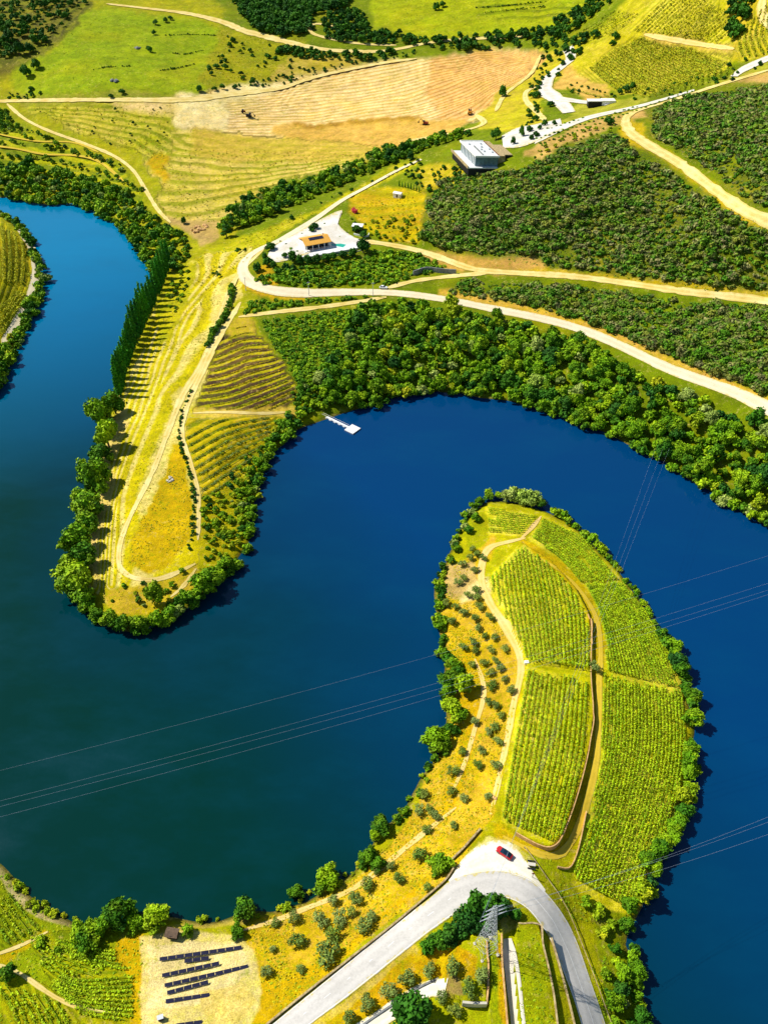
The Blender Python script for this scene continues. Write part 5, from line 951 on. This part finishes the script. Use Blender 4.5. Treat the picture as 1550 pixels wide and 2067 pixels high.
vine_rows([(1495,60),(1550,0),(1600,0),(1600,105),(1500,118),(1480,100)], [(1500,40),(1490,80),(1500,130)], [(1580,-10),(1570,60),(1600,110)], 7, '%s vine row at the far right edge vineyard', 'vine rows of the right edge vineyard', 'far_vine_leaf', width=.8, height=1.3, dens=5, leaf=.5, seed=19, gap=.05)
vine_rows([(1140,175),(1190,190),(1235,195),(1200,200),(1145,185)], [(1138,150),(1150,185),(1230,205)], [(1150,135),(1180,165),(1250,190)], 5, '%s row of posts and vines on the terrace above the winery drive', 'rows above the winery drive', 'far_vine_leaf', width=.6, height=1.3, dens=5, leaf=.4, seed=20, gap=.1)
print('vine rows', NV[0])
# ------------------------------------------------------------------ walls, rails, buildings, vehicles
def wall(name, pts, h, th, mat, label, cat='wall', below=.3, follow='base', group=None, caps=False):
    w = drape(smooth(pts, 4)); L = np.linalg.norm(np.diff(w[:, :2], axis=0), axis=1).sum(); w = resample(w, max(4, int(L/1.0)))
    d = np.gradient(w[:, :2], axis=0); d /= np.linalg.norm(d, axis=1)[:, None]+1e-9; n = np.stack([-d[:, 1], d[:, 0]], -1)*th/2
    if follow == 'step':                    # foot on the lower side, top just above the terrace
        za = ground_z(w[:, 0]+n[:, 0]*3/th*1.0, w[:, 1]+n[:, 1]*3/th*1.0); zb = ground_z(w[:, 0]-n[:, 0]*3/th, w[:, 1]-n[:, 1]*3/th); lo = np.minimum(za, zb)-below; hi = np.maximum(za, zb)+h
    else: z = ground_z(w[:, 0], w[:, 1]); lo = z-below; hi = z+h
    hi = hi+(vnoise(w[:, 0], w[:, 1], 1.3, 77)-.5)*.12
    o0 = w[0].copy(); rings = []
    for i in range(len(w)):
        a = w[i, :2]+n[i]-o0[:2]; b = w[i, :2]-n[i]-o0[:2]
        rings.append([(a[0], a[1], lo[i]-o0[2]), (a[0], a[1], hi[i]-o0[2]), (b[0], b[1], hi[i]-o0[2]), (b[0], b[1], lo[i]-o0[2])])
    m = MB().loft(rings); return tag(m.build(name, M[mat], loc=o0), label, cat, group)
wall('retaining_wall', [(1193,1300),(1192,1362),(1197,1440),(1190,1500),(1172,1580),(1150,1650),(1128,1702),(1108,1716),(1080,1708),(1040,1686)], .08, .28, 'stone_warm', 'long curved stone retaining wall on the right of the inner vineyard', follow='step')
wall('retaining_wall', [(1186,1240),(1192,1262),(1194,1300)], .1, .4, 'stone_warm', 'short upper end of the vineyard retaining wall', follow='step')
wall('retaining_wall', [(1182,1640),(1172,1690),(1162,1728),(1148,1754),(1124,1752)], .9, .28, 'stone_warm', 'small curved stone wall hooking round the end of the orange track')
wall('retaining_wall', [(982,1898),(984,1960),(983,2000),(982,2032)], .15, .4, 'stone_warm', 'stone wall on the right side of the walled yard', follow='step')
wall('retaining_wall', [(981,2031),(955,2031),(932,2029)], .15, .5, 'concrete', 'pale wall closing the bottom of the yard', follow='step')
wall('retaining_wall', [(1012,1885),(1013,1940),(1019,2010),(1026,2095)], .15, .4, 'stone_warm', 'terrace wall on the left of the concrete lane', follow='step')
wall('retaining_wall', [(1040,1866),(1086,1866),(1096,1910),(1108,1960),(1118,2015),(1128,2100)], .15, .35, 'stone', 'terrace wall through the grass strips right of the lane', follow='step')
wall('retaining_wall', [(1112,1895),(1135,1975),(1158,2067),(1165,2110)], .2, .35, 'stone', 'lowest terrace wall beside the road inside the bend', follow='step')
wall('parapet_wall', [(969,1675),(950,1697),(930,1719),(907,1741)], .9, .45, 'stone', 'short stone parapet running down towards the olives above the lay-by')
wall('parapet_wall', [(917,1751),(900,1776),(869,1804),(800,1862),(728,1919),(685,1953),(610,2012),(547,2063),(510,2095)], .8, .4, 'stone', 'long stone parapet along the river side of the asphalt road')
wall('stone_wall', [(834,556),(860,548),(890,551),(920,553)], 2.6, .5, 'stone_grey', 'grey stone retaining wall above the forked dirt track')
wall('kerb', [(690,2100),(740,2064),(790,2030),(845,1994),(885,1976)], .45, .4, 'stone_grey', 'low hedge-topped kerb beside the gravel drive', 'kerb')
def rail(pts, label, h=.8, sp=4.0, name='guard_rail', mat='wood', rmat='wood'):
    w = drape(smooth(pts, 4)); L = np.linalg.norm(np.diff(w[:, :2], axis=0), axis=1).sum(); w = resample(w, max(3, int(L/sp)+1)); z = ground_z(w[:, 0], w[:, 1]); o0 = np.array([w[0, 0], w[0, 1], z[0]])
    r = empty(name, o0); tag(r, label, 'guard rail' if 'rail' in name else 'fence')
    P_ = [(a[0]-o0[0], a[1]-o0[1], b-o0[2]) for a, b in zip(w, z)]
    MB().tube([(x, y, q+h) for x, y, q in P_], .09, 5).build('rail', M[rmat], r)
    for x, y, q in P_[:95]: MB().box(x-.08, x+.08, y-.08, y+.08, q-.3, q+h+.06).build('post', M[mat], r)
    return r
rail([(1058,1712),(1085,1748),(1110,1785),(1130,1812),(1150,1850),(1172,1905),(1195,1965),(1215,2020),(1235,2075)], 'pale wooden guard rail on the outside of the bend', rmat='stone')

def quad_prism(P4, z0, z1): return MB().prism(P4, z0, z1)
# villa: local x along the long side
def pt(px, py): return drape(np.array([(px, py)], float))[0]
vo = pt(640, 500); vz = vo[2]+.3; villa = empty('villa', (vo[0], vo[1], vz), math.radians(24)); tag(villa, 'white villa with an orange tiled roof, dark roof panels and shaded porch', 'house')
MB().box(-7.4, 7.4, -.5, 8.6, -2, 3.1).build('wall', M['white_wall'], villa)
MB().box(-6.6, 6.6, -.62, -.5, .1, 2.5).build('glazing', M['glass'], villa)
MB().box(-8.3, 8.3, -3.6, 9.2, -1.6, .05).build('porch_floor', M['deck_white'], villa)
rf = MB(); rf.loft([[(-8, -3.2, 3.0), (-8, 3, 5.0), (-8, 9.2, 3.1), (-8, 9.2, 3.35), (-8, 3, 5.3), (-8, -3.2, 3.25)], [(8, -3.2, 3.0), (8, 3, 5.0), (8, 9.2, 3.1), (8, 9.2, 3.35), (8, 3, 5.3), (8, -3.2, 3.25)]])
rfo = rf.build('roof', M['tile'], villa)
k_ = 2/6.2
for i in range(7):
    x = -4.2+i*1.25; m_ = MB(); y0, y1 = .3, 2.4; m_.loft([[(x, y0, 3.42+(y0+3.2)*k_), (x+1.15, y0, 3.42+(y0+3.2)*k_), (x+1.15, y1, 3.42+(y1+3.2)*k_), (x, y1, 3.42+(y1+3.2)*k_)], [(x, y0, 3.5+(y0+3.2)*k_), (x+1.15, y0, 3.5+(y0+3.2)*k_), (x+1.15, y1, 3.5+(y1+3.2)*k_), (x, y1, 3.5+(y1+3.2)*k_)]]); m_.build('roof_panel', M['solar'], villa)
MB().box(5.2, 6.0, 5, 5.8, 3.6, 5.6).build('chimney', M['white_wall'], villa)
for i in range(5): MB().box(-7.2+i*3.55, -6.9+i*3.55, -3.1, -2.8, 0, 3.0).build('column', M['white_wall'], villa)
for i in range(4): MB().box(-5.8+i*3.3, -4.4+i*3.3, -.68, -.62, .1, 2.3).build('window', M['glass'], villa)
# villa terrace, its wall and pool
def wpts(L): return drape(np.array(L, float))
tp = wpts([(606,522),(628,520),(722,503),(745,494),(712,486),(665,482),(655,500)]); tz = vz-.1; o0 = np.array([tp[:, 0].mean(), tp[:, 1].mean(), tz])
MB().prism([(p_[0]-o0[0], p_[1]-o0[1]) for p_ in tp][::1], -3.2, 0).build('platform', M['deck_white'], tag(empty('terrace_platform', o0), 'white raised pool terrace in front of the villa on a retaining wall', 'terrace'))
pc = at(681, 494, tz); pool_ = empty('swimming_pool', (pc[0], pc[1], tz+.02), math.radians(-24)); tag(pool_, 'turquoise swimming pool on the white villa terrace', 'pool')
MB().box(-5.2, 5.2, -2.6, 2.6, -.3, .06).build('pool_edge', M['pool_edge'], pool_); MB().box(-4.7, 4.7, -2.1, 2.1, -.2, .085).build('pool_water', M['pool'], pool_)
wall('retaining_wall', [(604,526),(630,524),(680,516),(724,507),(748,497)], .25, .4, 'stone_grey', 'grey-green garden wall under the villa pool terrace')
ann = pt(722, 464); a_ = empty('annexe', ann+(0, 0, .1), math.radians(-10)); tag(a_, 'small white flat-roofed annexe beside the orange meadow', 'building')
MB().box(-3, 3, -2.2, 2.2, -.8, 2.6).build('wall', M['dark'], a_); MB().box(-3.3, 3.3, -2.5, 2.6, 2.6, 2.85).build('roof', M['white_wall'], a_); MB().box(-2.2, -1, -2.26, -2.2, 0, 2).build('door', M['wood'], a_)
wall('garden_wall', [(714,474),(728,477),(742,478),(745,473)], 1.0, .35, 'white_wall', 'low white L-shaped garden wall below the annexe')
plant('yellow_shrub', 'flowering_bush', pt(715, 428), 2.6, 'pink flowering bush at the edge of the orange meadow', 'bush')['note'] = 0
o_ = bpy.context.scene.objects[-1] if False else None
for o in COL.objects:
    if o.name.startswith('flowering_bush'):
        del o['note']; me = o.data.copy(); me.materials[0] = M['pink_leaf']; o.data = me
# winery
zt = base_z(*at(985, 300, 48)[:2])
FL = at(960, 317.5, 52.2); ux = np.array([1, -.02])*.92; vx = np.array([-.24, .97])*.86
win = empty('winery', (FL[0], FL[1], 46.8)); tag(win, 'white modern winery with flat roof terrace, glass front and dark basement', 'building')
def wq(u0, u1, v0, v1): return [tuple(ux*u+vx*v) for u, v in ((u0, v0), (u1, v0), (u1, v1), (u0, v1))]
MB().prism(wq(.4, 14.6, .8, 34), 0, 5.4).build('glass_front', M['winery_glass'], win)
for i in range(6): MB().prism(wq(.3+i*2.85, .55+i*2.85, .55, .8), 0, 5.4).build('mullion', M['winery_glass'], win)
for i in range(10): MB().prism(wq(.1, .4, 2+i*3.2, 2.7+i*3.2), 0, 5.4).build('wall_panel', M['white_wall'], win)
MB().prism(wq(-.4, 15.4, -.6, 35), 5.4, 5.9).build('roof', M['stone_grey'] if False else M['winery_grey'], win)
pr = MB(); pr.prism(wq(-.4, .1, -.6, 35), 5.9, 6.4); pr.prism(wq(.1, 15.4, -.6, -.2), 5.9, 6.4); pr.prism(wq(.1, 15.4, 34.6, 35), 5.9, 6.4); pr.build('parapet', M['white_wall'], win)
MB().prism(wq(5.2, 5.6, 3, 22), 5.9, 6.7).build('roof_screen', M['stone_grey'], win)
for u, v in ((3, 26), (7.5, 14), (8.2, 10), (9.4, 20), (12.8, 8), (13, 15), (11, 27)): MB().prism(wq(u, u+.9, v, v+2.2), 5.9, 6.7).build('roof_unit', M['steel'], win)
MB().prism(wq(-5.2, 15.6, -2.4, 36), -.55, 0).build('deck', M['winery_grey'], win)
MB().prism(wq(-4.9, 15.3, -2.0, 35), -4.5, -.55).build('basement', M['dark'], win)
MB().prism(wq(-5.6, -5.1, -2.4, 36), -.6, .9).build('deck_parapet', M['stone'], win)
MB().prism(wq(15.6, 20.5, 4, 38), -3, 5.2).build('side_wing', M['stone'], win)
for i in range(9): MB().prism(wq(15.9, 16.3, 5+i*3.6, 6.8+i*3.6), 5.2, 5.9).build('planter', M['rust_paint'], win)
MB().prism(wq(20.5, 26, 8, 30), -4, 4.6).build('rear_wing', M['dark'], win)
MB().prism(wq(20.3, 26.4, 7.6, 30.4), 4.6, 5.0).build('wing_roof', M['stone'], win)
pv = pt(1212, 212); pav = empty('pavilion', pv, 0); tag(pav, 'long low white pavilion with dark opening beside the ridge terrace', 'building')
MB().box(-9, 0, -2.5, 2.5, -1, 2.8).build('open_hall', M['dark'], pav); MB().box(0, 9, -2.8, 3, -1, 3.4).build('wall', M['white_wall'], pav); MB().box(-9.4, 0, -3, 3, 2.8, 3.2).build('roof', M['white_wall'], pav)
# white sheds and the trailer
def shed(px, py, w, d, h, rot, wm_, rm, name, label, cat, dz=0):
    q = pt(px, py); s_ = empty(name, q+(0, 0, dz), math.radians(rot)); tag(s_, label, cat)
    MB().box(-w/2, w/2, -d/2, d/2, -.4, h).build('wall', M[wm_], s_)
    MB().loft([[(-w/2-.3, -d/2-.3, h), (-w/2-.3, 0, h+.6), (-w/2-.3, d/2+.3, h), (-w/2-.3, d/2+.3, h+.12), (-w/2-.3, 0, h+.75), (-w/2-.3, -d/2-.3, h+.12)], [(w/2+.3, -d/2-.3, h), (w/2+.3, 0, h+.6), (w/2+.3, d/2+.3, h), (w/2+.3, d/2+.3, h+.12), (w/2+.3, 0, h+.75), (w/2+.3, -d/2-.3, h+.12)]]).build('roof', M[rm], s_)
    MB().box(-.45, .45, -d/2-.04, -d/2, 0, 1.9).build('door', M['dark'], s_); return s_
shed(803, 397, 5, 3.2, 2.3, -25, 'white_wall', 'white_wall', 'hut', 'white hut on the ring path above the orange meadow', 'hut')
shed(350, 1888, 2.6, 1.8, 1.5, -8, 'dark', 'stone_brown', 'shed', 'small dark shed with a brownish roof above the solar field', 'shed')
shed(77, 578, 2.6, 2.6, 2.0, 5, 'stone_grey', 'steel', 'shed', 'tiny grey shed between white lane and river trees', 'shed')
# jetty
j0 = at(648, 836, .5); j1 = at(703, 862, .5); jd = (j1-j0)[:2]; jl = np.linalg.norm(jd); ja = math.atan2(jd[1], jd[0])
jt = empty('jetty', (j0[0], j0[1], 0), ja); tag(jt, 'white floating jetty with a square platform reaching into the river', 'jetty')
MB().box(-3, jl, -.6, .6, .25, .55).build('gangway', M['deck_white'], jt); MB().box(jl, jl+5, -2.7, 2.7, .15, .6).build('platform', M['deck_white'], jt)
for i in range(6): MB().box(i*jl/6, i*jl/6+1.2, -.9, -.6, -.1, .3).build('float', M['steel'], jt)
for s_ in (-1, 1):
    q = MB().tube([(-3, .55*s_, 1.4), (jl, .55*s_, 1.4)], .05, 5)
    for i in range(9): q.tube([(-3+i*(jl+3)/8, .55*s_, .5), (-3+i*(jl+3)/8, .55*s_, 1.4)], .04, 4)
    q.build('handrail', M['white_paint'], jt)
g0 = at(637, 816, 3); g1 = at(646, 824, 1.6)
MB().tube([(0, 0, 0), tuple(g1-g0)], .45, 4).build('steps', M['deck_white'], tag(empty('steps', g0), 'short white steps among the trees above the jetty', 'steps'))
# solar field
def solar(p0, p1, label):
    a = at(*p0, base_z(*at(*p0, 5)[:2])+.9); b = at(*p1, base_z(*at(*p1, 5)[:2])+.9); d = (b-a)[:2]; L = np.linalg.norm(d); r = empty('solar_array', (a[0], a[1], a[2]-.9), math.atan2(d[1], d[0])); tag(r, label, 'solar panels', 'rows of dark solar panels'); n = max(3, int(round(L/1.9))); w = L/n; fr = MB()
    for i in range(n):
        x = i*w; MB().loft([[(x+.04, -.38, .35), (x+w-.06, -.38, .35), (x+w-.06, .38, .68), (x+.04, .38, .68)], [(x+.04, -.4, .4), (x+w-.06, -.4, .4), (x+w-.06, .36, .73), (x+.04, .36, .73)]]).build('panel', M['solar'], r)
        fr.box(x+w/2-.05, x+w/2+.05, -.35, -.25, -.2, .36); fr.box(x+w/2-.05, x+w/2+.05, .25, .35, -.2, .6)
    fr.tube([(0, -.3, .36), (L, -.3, .36)], .05, 4); fr.tube([(0, .3, .62), (L, .3, .62)], .05, 4); fr.build('frame', M['steel'], r)
for p0, p1, l_ in (((322,1935),(488,1910),'topmost long row of dark solar panels'), ((372,1939),(422,1932),'shortest row of dark solar panels, just under the topmost'), ((327,1968),(443,1943),'third row of dark solar panels from the top'), ((332,1988),(501,1948),'longest slanting row of dark solar panels in the middle'), ((337,2003),(421,1981),'fifth row of dark solar panels, slanting under the longest'), ((334,2020),(423,2006),'lowest full row of dark solar panels on white gravel'), ((356,2069),(408,2061),'row of dark solar panels cut by the photo edge')): solar(p0, p1, l_)
cb = pt(326, 2057); cb_ = empty('inverter_box', cb, .3); tag(cb_, 'small dark inverter cabinet left of the bottom solar row', 'cabinet'); MB().box(-.6, .6, -.4, .4, -.1, 1.3).build('cabinet', M['dark'], cb_); MB().box(-.7, .7, -.5, .5, 1.3, 1.4).build('roof', M['steel'], cb_)
# cars
def car(p, rz, paint_, label, s=1.0, cat='car', name='parked_car'):
    r = empty(name, p, rz); tag(r, label, cat); L, Wd = 4.4*s, 1.8*s
    def ring(x, w, z0, z1): return [(x, -w, z0), (x, -w*1.0, z1*.75+z0*.25), (x, -w*.82, z1), (x, w*.82, z1), (x, w, z1*.75+z0*.25), (x, w, z0)]
    hw = Wd/2; MB().loft([ring(-L/2, hw*.8, .35, .75), ring(-L/2+.25, hw*.97, .25, .92), ring(-.6*s, hw, .22, .98), ring(.8*s, hw, .22, .95), ring(L/2-.35, hw*.95, .25, .82), ring(L/2, hw*.75, .35, .62)]).build('body', paint_, r, sm=False)
    MB().loft([ring(-L/2+.35, hw*.72, .85, 1.0), ring(-L/2+.95, hw*.78, .85, 1.38), ring(.15*s, hw*.8, .85, 1.42), ring(1.0*s, hw*.78, .85, .98)]).build('windows', M['glass'], r)
    MB().box(-1.25*s, .15*s, -hw*.62, hw*.62, 1.36, 1.46).build('roof', M['glass'] if 'red' in label else paint_, r)
    for x in (-1.35*s, 1.35*s):
        for y in (-hw*.93, hw*.93):
            m_ = MB(); m_.tube([(x, y-.1, .32), (x, y+.1, .32)], .32, 12); wh = m_.build('wheel', M['rubber'], r); MB().tube([(x, y-.11, .32), (x, y+.11, .32)], .18, 8).build('rim', M['steel'], wh)
    for y in (-.6, .6): MB().box(L/2-.22, L/2-.02, y*s-.16, y*s+.16, .6, .74).build('headlight', M['white_paint'], r); MB().box(-L/2, -L/2+.1, y*s-.14, y*s+.14, .66, .82).build('taillight', M['rust_paint'], r)
    return r
q = pt(1017, 1724); q[2] += .22; c0 = at(1005, 1716, q[2]); c1 = at(1030, 1733, q[2]); dd = c0-c1; car(q, math.atan2(dd[1], dd[0]), M['red_paint'], 'red car with a dark roof parked on the white gravel lay-by')
q = pt(774, 583); q[2] += .35; car(q, math.radians(-8), M['white_paint'], 'white car driving on the hillside road at the track junction', name='car')
q = pt(70, 526); q[2] += .3; car(q, math.radians(80), M['white_paint'], 'white car on the shaded white lane of the left bank', name='car')
q = pt(584, 452); q[2] += .3; 
# picnic table and signpost by the lay-by
q = pt(1072, 1747); tb = empty('picnic_table', q, math.radians(-8)); tag(tb, 'pale picnic table with two benches between lay-by and guard rail', 'table')
MB().box(-1.0, 1.0, -.42, .42, .72, .8).build('tabletop', M['concrete'], tb)
for s_ in (-1, 1):
    MB().box(-1.05, 1.05, s_*.98-.17, s_*.98+.17, .42, .5).build('bench', M['dark'], tb)
    for x in (-.8, .8): MB().box(x-.07, x+.07, s_*1.0-.06, s_*1.0+.06, -.1, .42).build('leg', M['concrete'], tb)
for x in (-.7, .7): MB().box(x-.1, x+.1, -.35, .35, -.1, .72).build('leg', M['concrete'], tb)
q = pt(1074, 1771); sg = empty('signpost', q); tag(sg, 'thin dark signpost on the verge below the picnic table', 'sign'); MB().tube([(0, 0, -.2), (0, 0, 2.4)], .07, 6).build('pole', M['dark'], sg); MB().box(-.35, .35, -.04, .04, 1.8, 2.35).build('sign_board', M['rust_paint'], sg)
# stones
def rocks(px, py, n, r_, label, mat='stone_grey', spread=1.0):
    q = pt(px, py); m_ = MB(); g_ = np.random.default_rng(px); root = empty('rock_pile', q); tag(root, label, 'rocks')
    for i in range(n):
        a = g_.random()*6.28; d_ = g_.random()**.5*spread; c_ = np.array([math.cos(a)*d_, math.sin(a)*d_, .1+.25*(1-d_/spread)]); s_ = r_*(.5+g_.random()*.6); k = MB()
        rings = [[tuple(c_+s_*rr*np.array([math.cos(t_), math.sin(t_), 0])*(.8+.4*g_.random())+(0, 0, zz*s_)) for t_ in np.linspace(0, 6.28, 7)[:-1]] for rr, zz in ((.7, -.5), (1, 0), (.75, .5), (.3, .75))]
        k.loft(rings).build('rock', M[mat], root)
rocks(345, 968, 16, .55, 'pale heap of stones in the orange meadow', 'concrete', 1.9); rocks(999, 1611, 5, .5, 'small heap of pinkish stones on the pale path', 'stone_warm', .6); rocks(278, 98, 10, 1.4, 'pale stones in the upper green meadow', 'stone_grey', 3.0)
rocks(232, 163, 10, 1.5, 'grey boulders beside the bush on the upper meadow', 'stone_grey', 3.2); rocks(405, 462, 18, 1.6, 'heap of rubble at the end of the inlet', 'stone_warm', 6)
q = pt(1062, 1339); wb = empty('water_tank', q); tag(wb, 'small white box between the two inner vine blocks', 'tank'); MB().box(-.7, .7, -.5, .5, -.1, .9).build('tank', M['white_paint'], wb); MB().box(-.2, .2, -.2, .2, .9, 1.0).build('lid', M['steel'], wb)
# earth movers on the tilled slope
def digger(px, py, rz, paint_, label, cat='excavator', name='excavator'):
    q = pt(px, py); r = empty(name, q+(0, 0, .15), math.radians(rz)); tag(r, label, cat)
    for s_ in (-1, 1): MB().box(-1.9, 1.9, s_*1.2-.3, s_*1.2+.3, 0, .8).build('crawler_track', M['rubber'], r)
    MB().box(-2.0, 1.2, -1.3, 1.3, .9, 1.9).build('body', M[paint_], r); MB().box(.1, 1.5, .1, 1.2, 1.9, 3.0).build('cab', M['glass'], r)
    MB().tube([(1.2, -.3, 1.6), (3.4, -.3, 3.6), (5.2, -.3, 1.8)], [.28, .24, .2], 5).build('boom', M[paint_], r); MB().box(4.8, 5.6, -.8, .2, .7, 1.6).build('bucket', M['dark'], r)
digger(503, 236, -20, 'dark', 'dark excavator parked on the left part of the tilled slope'); digger(858, 252, 160, 'rust_paint', 'rust-red excavator at the foot of the tilled slope'); digger(948, 230, 80, 'yellow_paint', 'orange excavator where the track meets the tilled slope')
q = pt(492, 228); tr = empty('tractor', q+(0, 0, .15), .4); tag(tr, 'small dark tractor just behind the dark excavator', 'tractor'); MB().box(-1.2, 1.6, -.5, .5, .6, 1.5).build('body', M['rust_paint'], tr); MB().box(-1.1, .2, -.6, .6, 1.5, 2.6).build('cab', M['glass'], tr)
for x, y, rr in ((-.9, .9, .8), (-.9, -.9, .8), (1.2, .75, .5), (1.2, -.75, .5)): MB().tube([(x, y-.2, rr), (x, y+.2, rr)], rr, 10).build('wheel', M['rubber'], tr)
# utility poles along the hillside road
for i, (px, py) in enumerate(((497,587),(624,597),(753,598))):
    q = pt(px, py); r = empty('utility_pole', q); tag(r, 'grey utility pole beside the hillside road, %s of the three' % ('leftmost', 'middle', 'rightmost')[i], 'utility pole', 'poles along the hillside road'); MB().tube([(0, 0, -.5), (0, 0, 8)], [.2, .12], 6).build('pole', M['steel'], r); MB().box(-.9, .9, -.07, .07, 7.3, 7.45).build('crossarm', M['steel'], r)
# lattice pylon
q = pt(981, 1916); py_ = empty('lattice_pylon', q, math.radians(20)); tag(py_, 'pale steel lattice pylon rising in front of the bend thicket', 'pylon'); HT = 23
lat = MB()
def cr(z): t_ = z/HT; return 1.7*(1-t_)**1.15+.32
lv = [0, 3.2, 6.2, 9, 11.5, 13.8, 15.9, 17.8, 19.5, 21.2, HT]
for sx_, sy_ in ((1, 1), (1, -1), (-1, -1), (-1, 1)):
    MB().tube([(sx_*cr(z), sy_*cr(z), z) for z in lv], .07, 4).build('leg', M['steel'], py_)
cs = [(1, 1), (1, -1), (-1, -1), (-1, 1)]
for a, b_ in zip(lv[:-1], lv[1:]):
    for i in range(4):
        (x1, y1), (x2, y2) = cs[i], cs[(i+1) % 4]
        lat.tube([(x1*cr(a), y1*cr(a), a), (x2*cr(b_), y2*cr(b_), b_)], .022, 4); lat.tube([(x2*cr(a), y2*cr(a), a), (x1*cr(b_), y1*cr(b_), b_)], .022, 4); lat.tube([(x1*cr(b_), y1*cr(b_), b_), (x2*cr(b_), y2*cr(b_), b_)], .022, 4)
lat.build('lattice', M['steel'], py_)
for z, L in ((18.2, 3.2), (20.2, 2.8), (22.4, 2.2)):
    m_ = MB(); m_.tube([(-L, 0, z), (L, 0, z)], .08, 4); m_.tube([(-L, 0, z), (0, 0, z+1)], .05, 4); m_.tube([(L, 0, z), (0, 0, z+1)], .05, 4); m_.build('crossarm', M['steel'], py_)
for sx_, sy_ in cs: MB().box(sx_*2-.3, sx_*2+.3, sy_*2-.3, sy_*2+.3, -.4, .2).build('footing', M['concrete'], py_)
# overhead cables
def cable(A, B, sag, label, r_=.019):
    A = np.array(A, float); B = np.array(B, float); n = 26; P_ = []
    for i in range(n+1):
        t_ = i/n; p_ = A+(B-A)*t_; p_[2] -= sag*4*t_*(1-t_); P_.append(p_-A)
    tag(MB().tube(P_, r_, 4).build('power_cable', M['cable'], loc=A), label, 'cable', 'overhead cables over the river')
for y0, y1, l_ in ((1560,1115,'single high overhead cable, uppermost of the four crossing the river'), (1622,1170,'overhead cable, second from the top of those crossing the river'), (1633,1184,'overhead cable, third from the top of those crossing the river'), (1655,1192,'lowest of the four overhead cables crossing the river')):
    cable(at(-130, y0+28, 46), at(1690, y1-38, 52), 3.5, l_)
ax = math.radians(20); R_ = lambda u, z: np.array([q[0]+math.cos(ax)*u, q[1]+math.sin(ax)*u, q[2]+z])
for i, (u, z, px, py) in enumerate(((-2.2, 22.3, 1700, 1600), (2.8, 20.1, 1700, 1585), (3.2, 18.1, 1700, 1628))):
    cable(R_(u, z), at(px, py, 22+i), 4, 'pylon cable leaving to the right over the water, %s of three' % ('middle', 'uppermost', 'lowest')[i])
for i, (u, z, px) in enumerate(((-2.2, 22.3, 1322), (-2.8, 20.1, 1337), (-3.2, 18.1, 1350))):
    cable(R_(u, z), at(px, 905, 24), 5, 'faint pylon cable running up to the far wood, %s of three' % ('leftmost', 'middle', 'rightmost')[i], .013)
# planted rows on the ridge terrace and posts
P_ = []
for (x0, y0, x1, y1, n) in ((1085,292,1400,182,34),(1078,282,1290,214,24),(1100,262,1180,238,9)):
    for i in range(n): t_ = (i+.5)/n; P_.append((x0+(x1-x0)*t_, y0+(y1-y0)*t_+(i % 2)*2))
w = drape(np.array(P_)); 
for i, p in enumerate(w): plant('green_shrub', 'clipped_shrub', p, .75+.4*random.random(), 'tiny clipped shrub planted along the white ridge terrace', 'shrub', 'clipped shrubs on the ridge terrace')
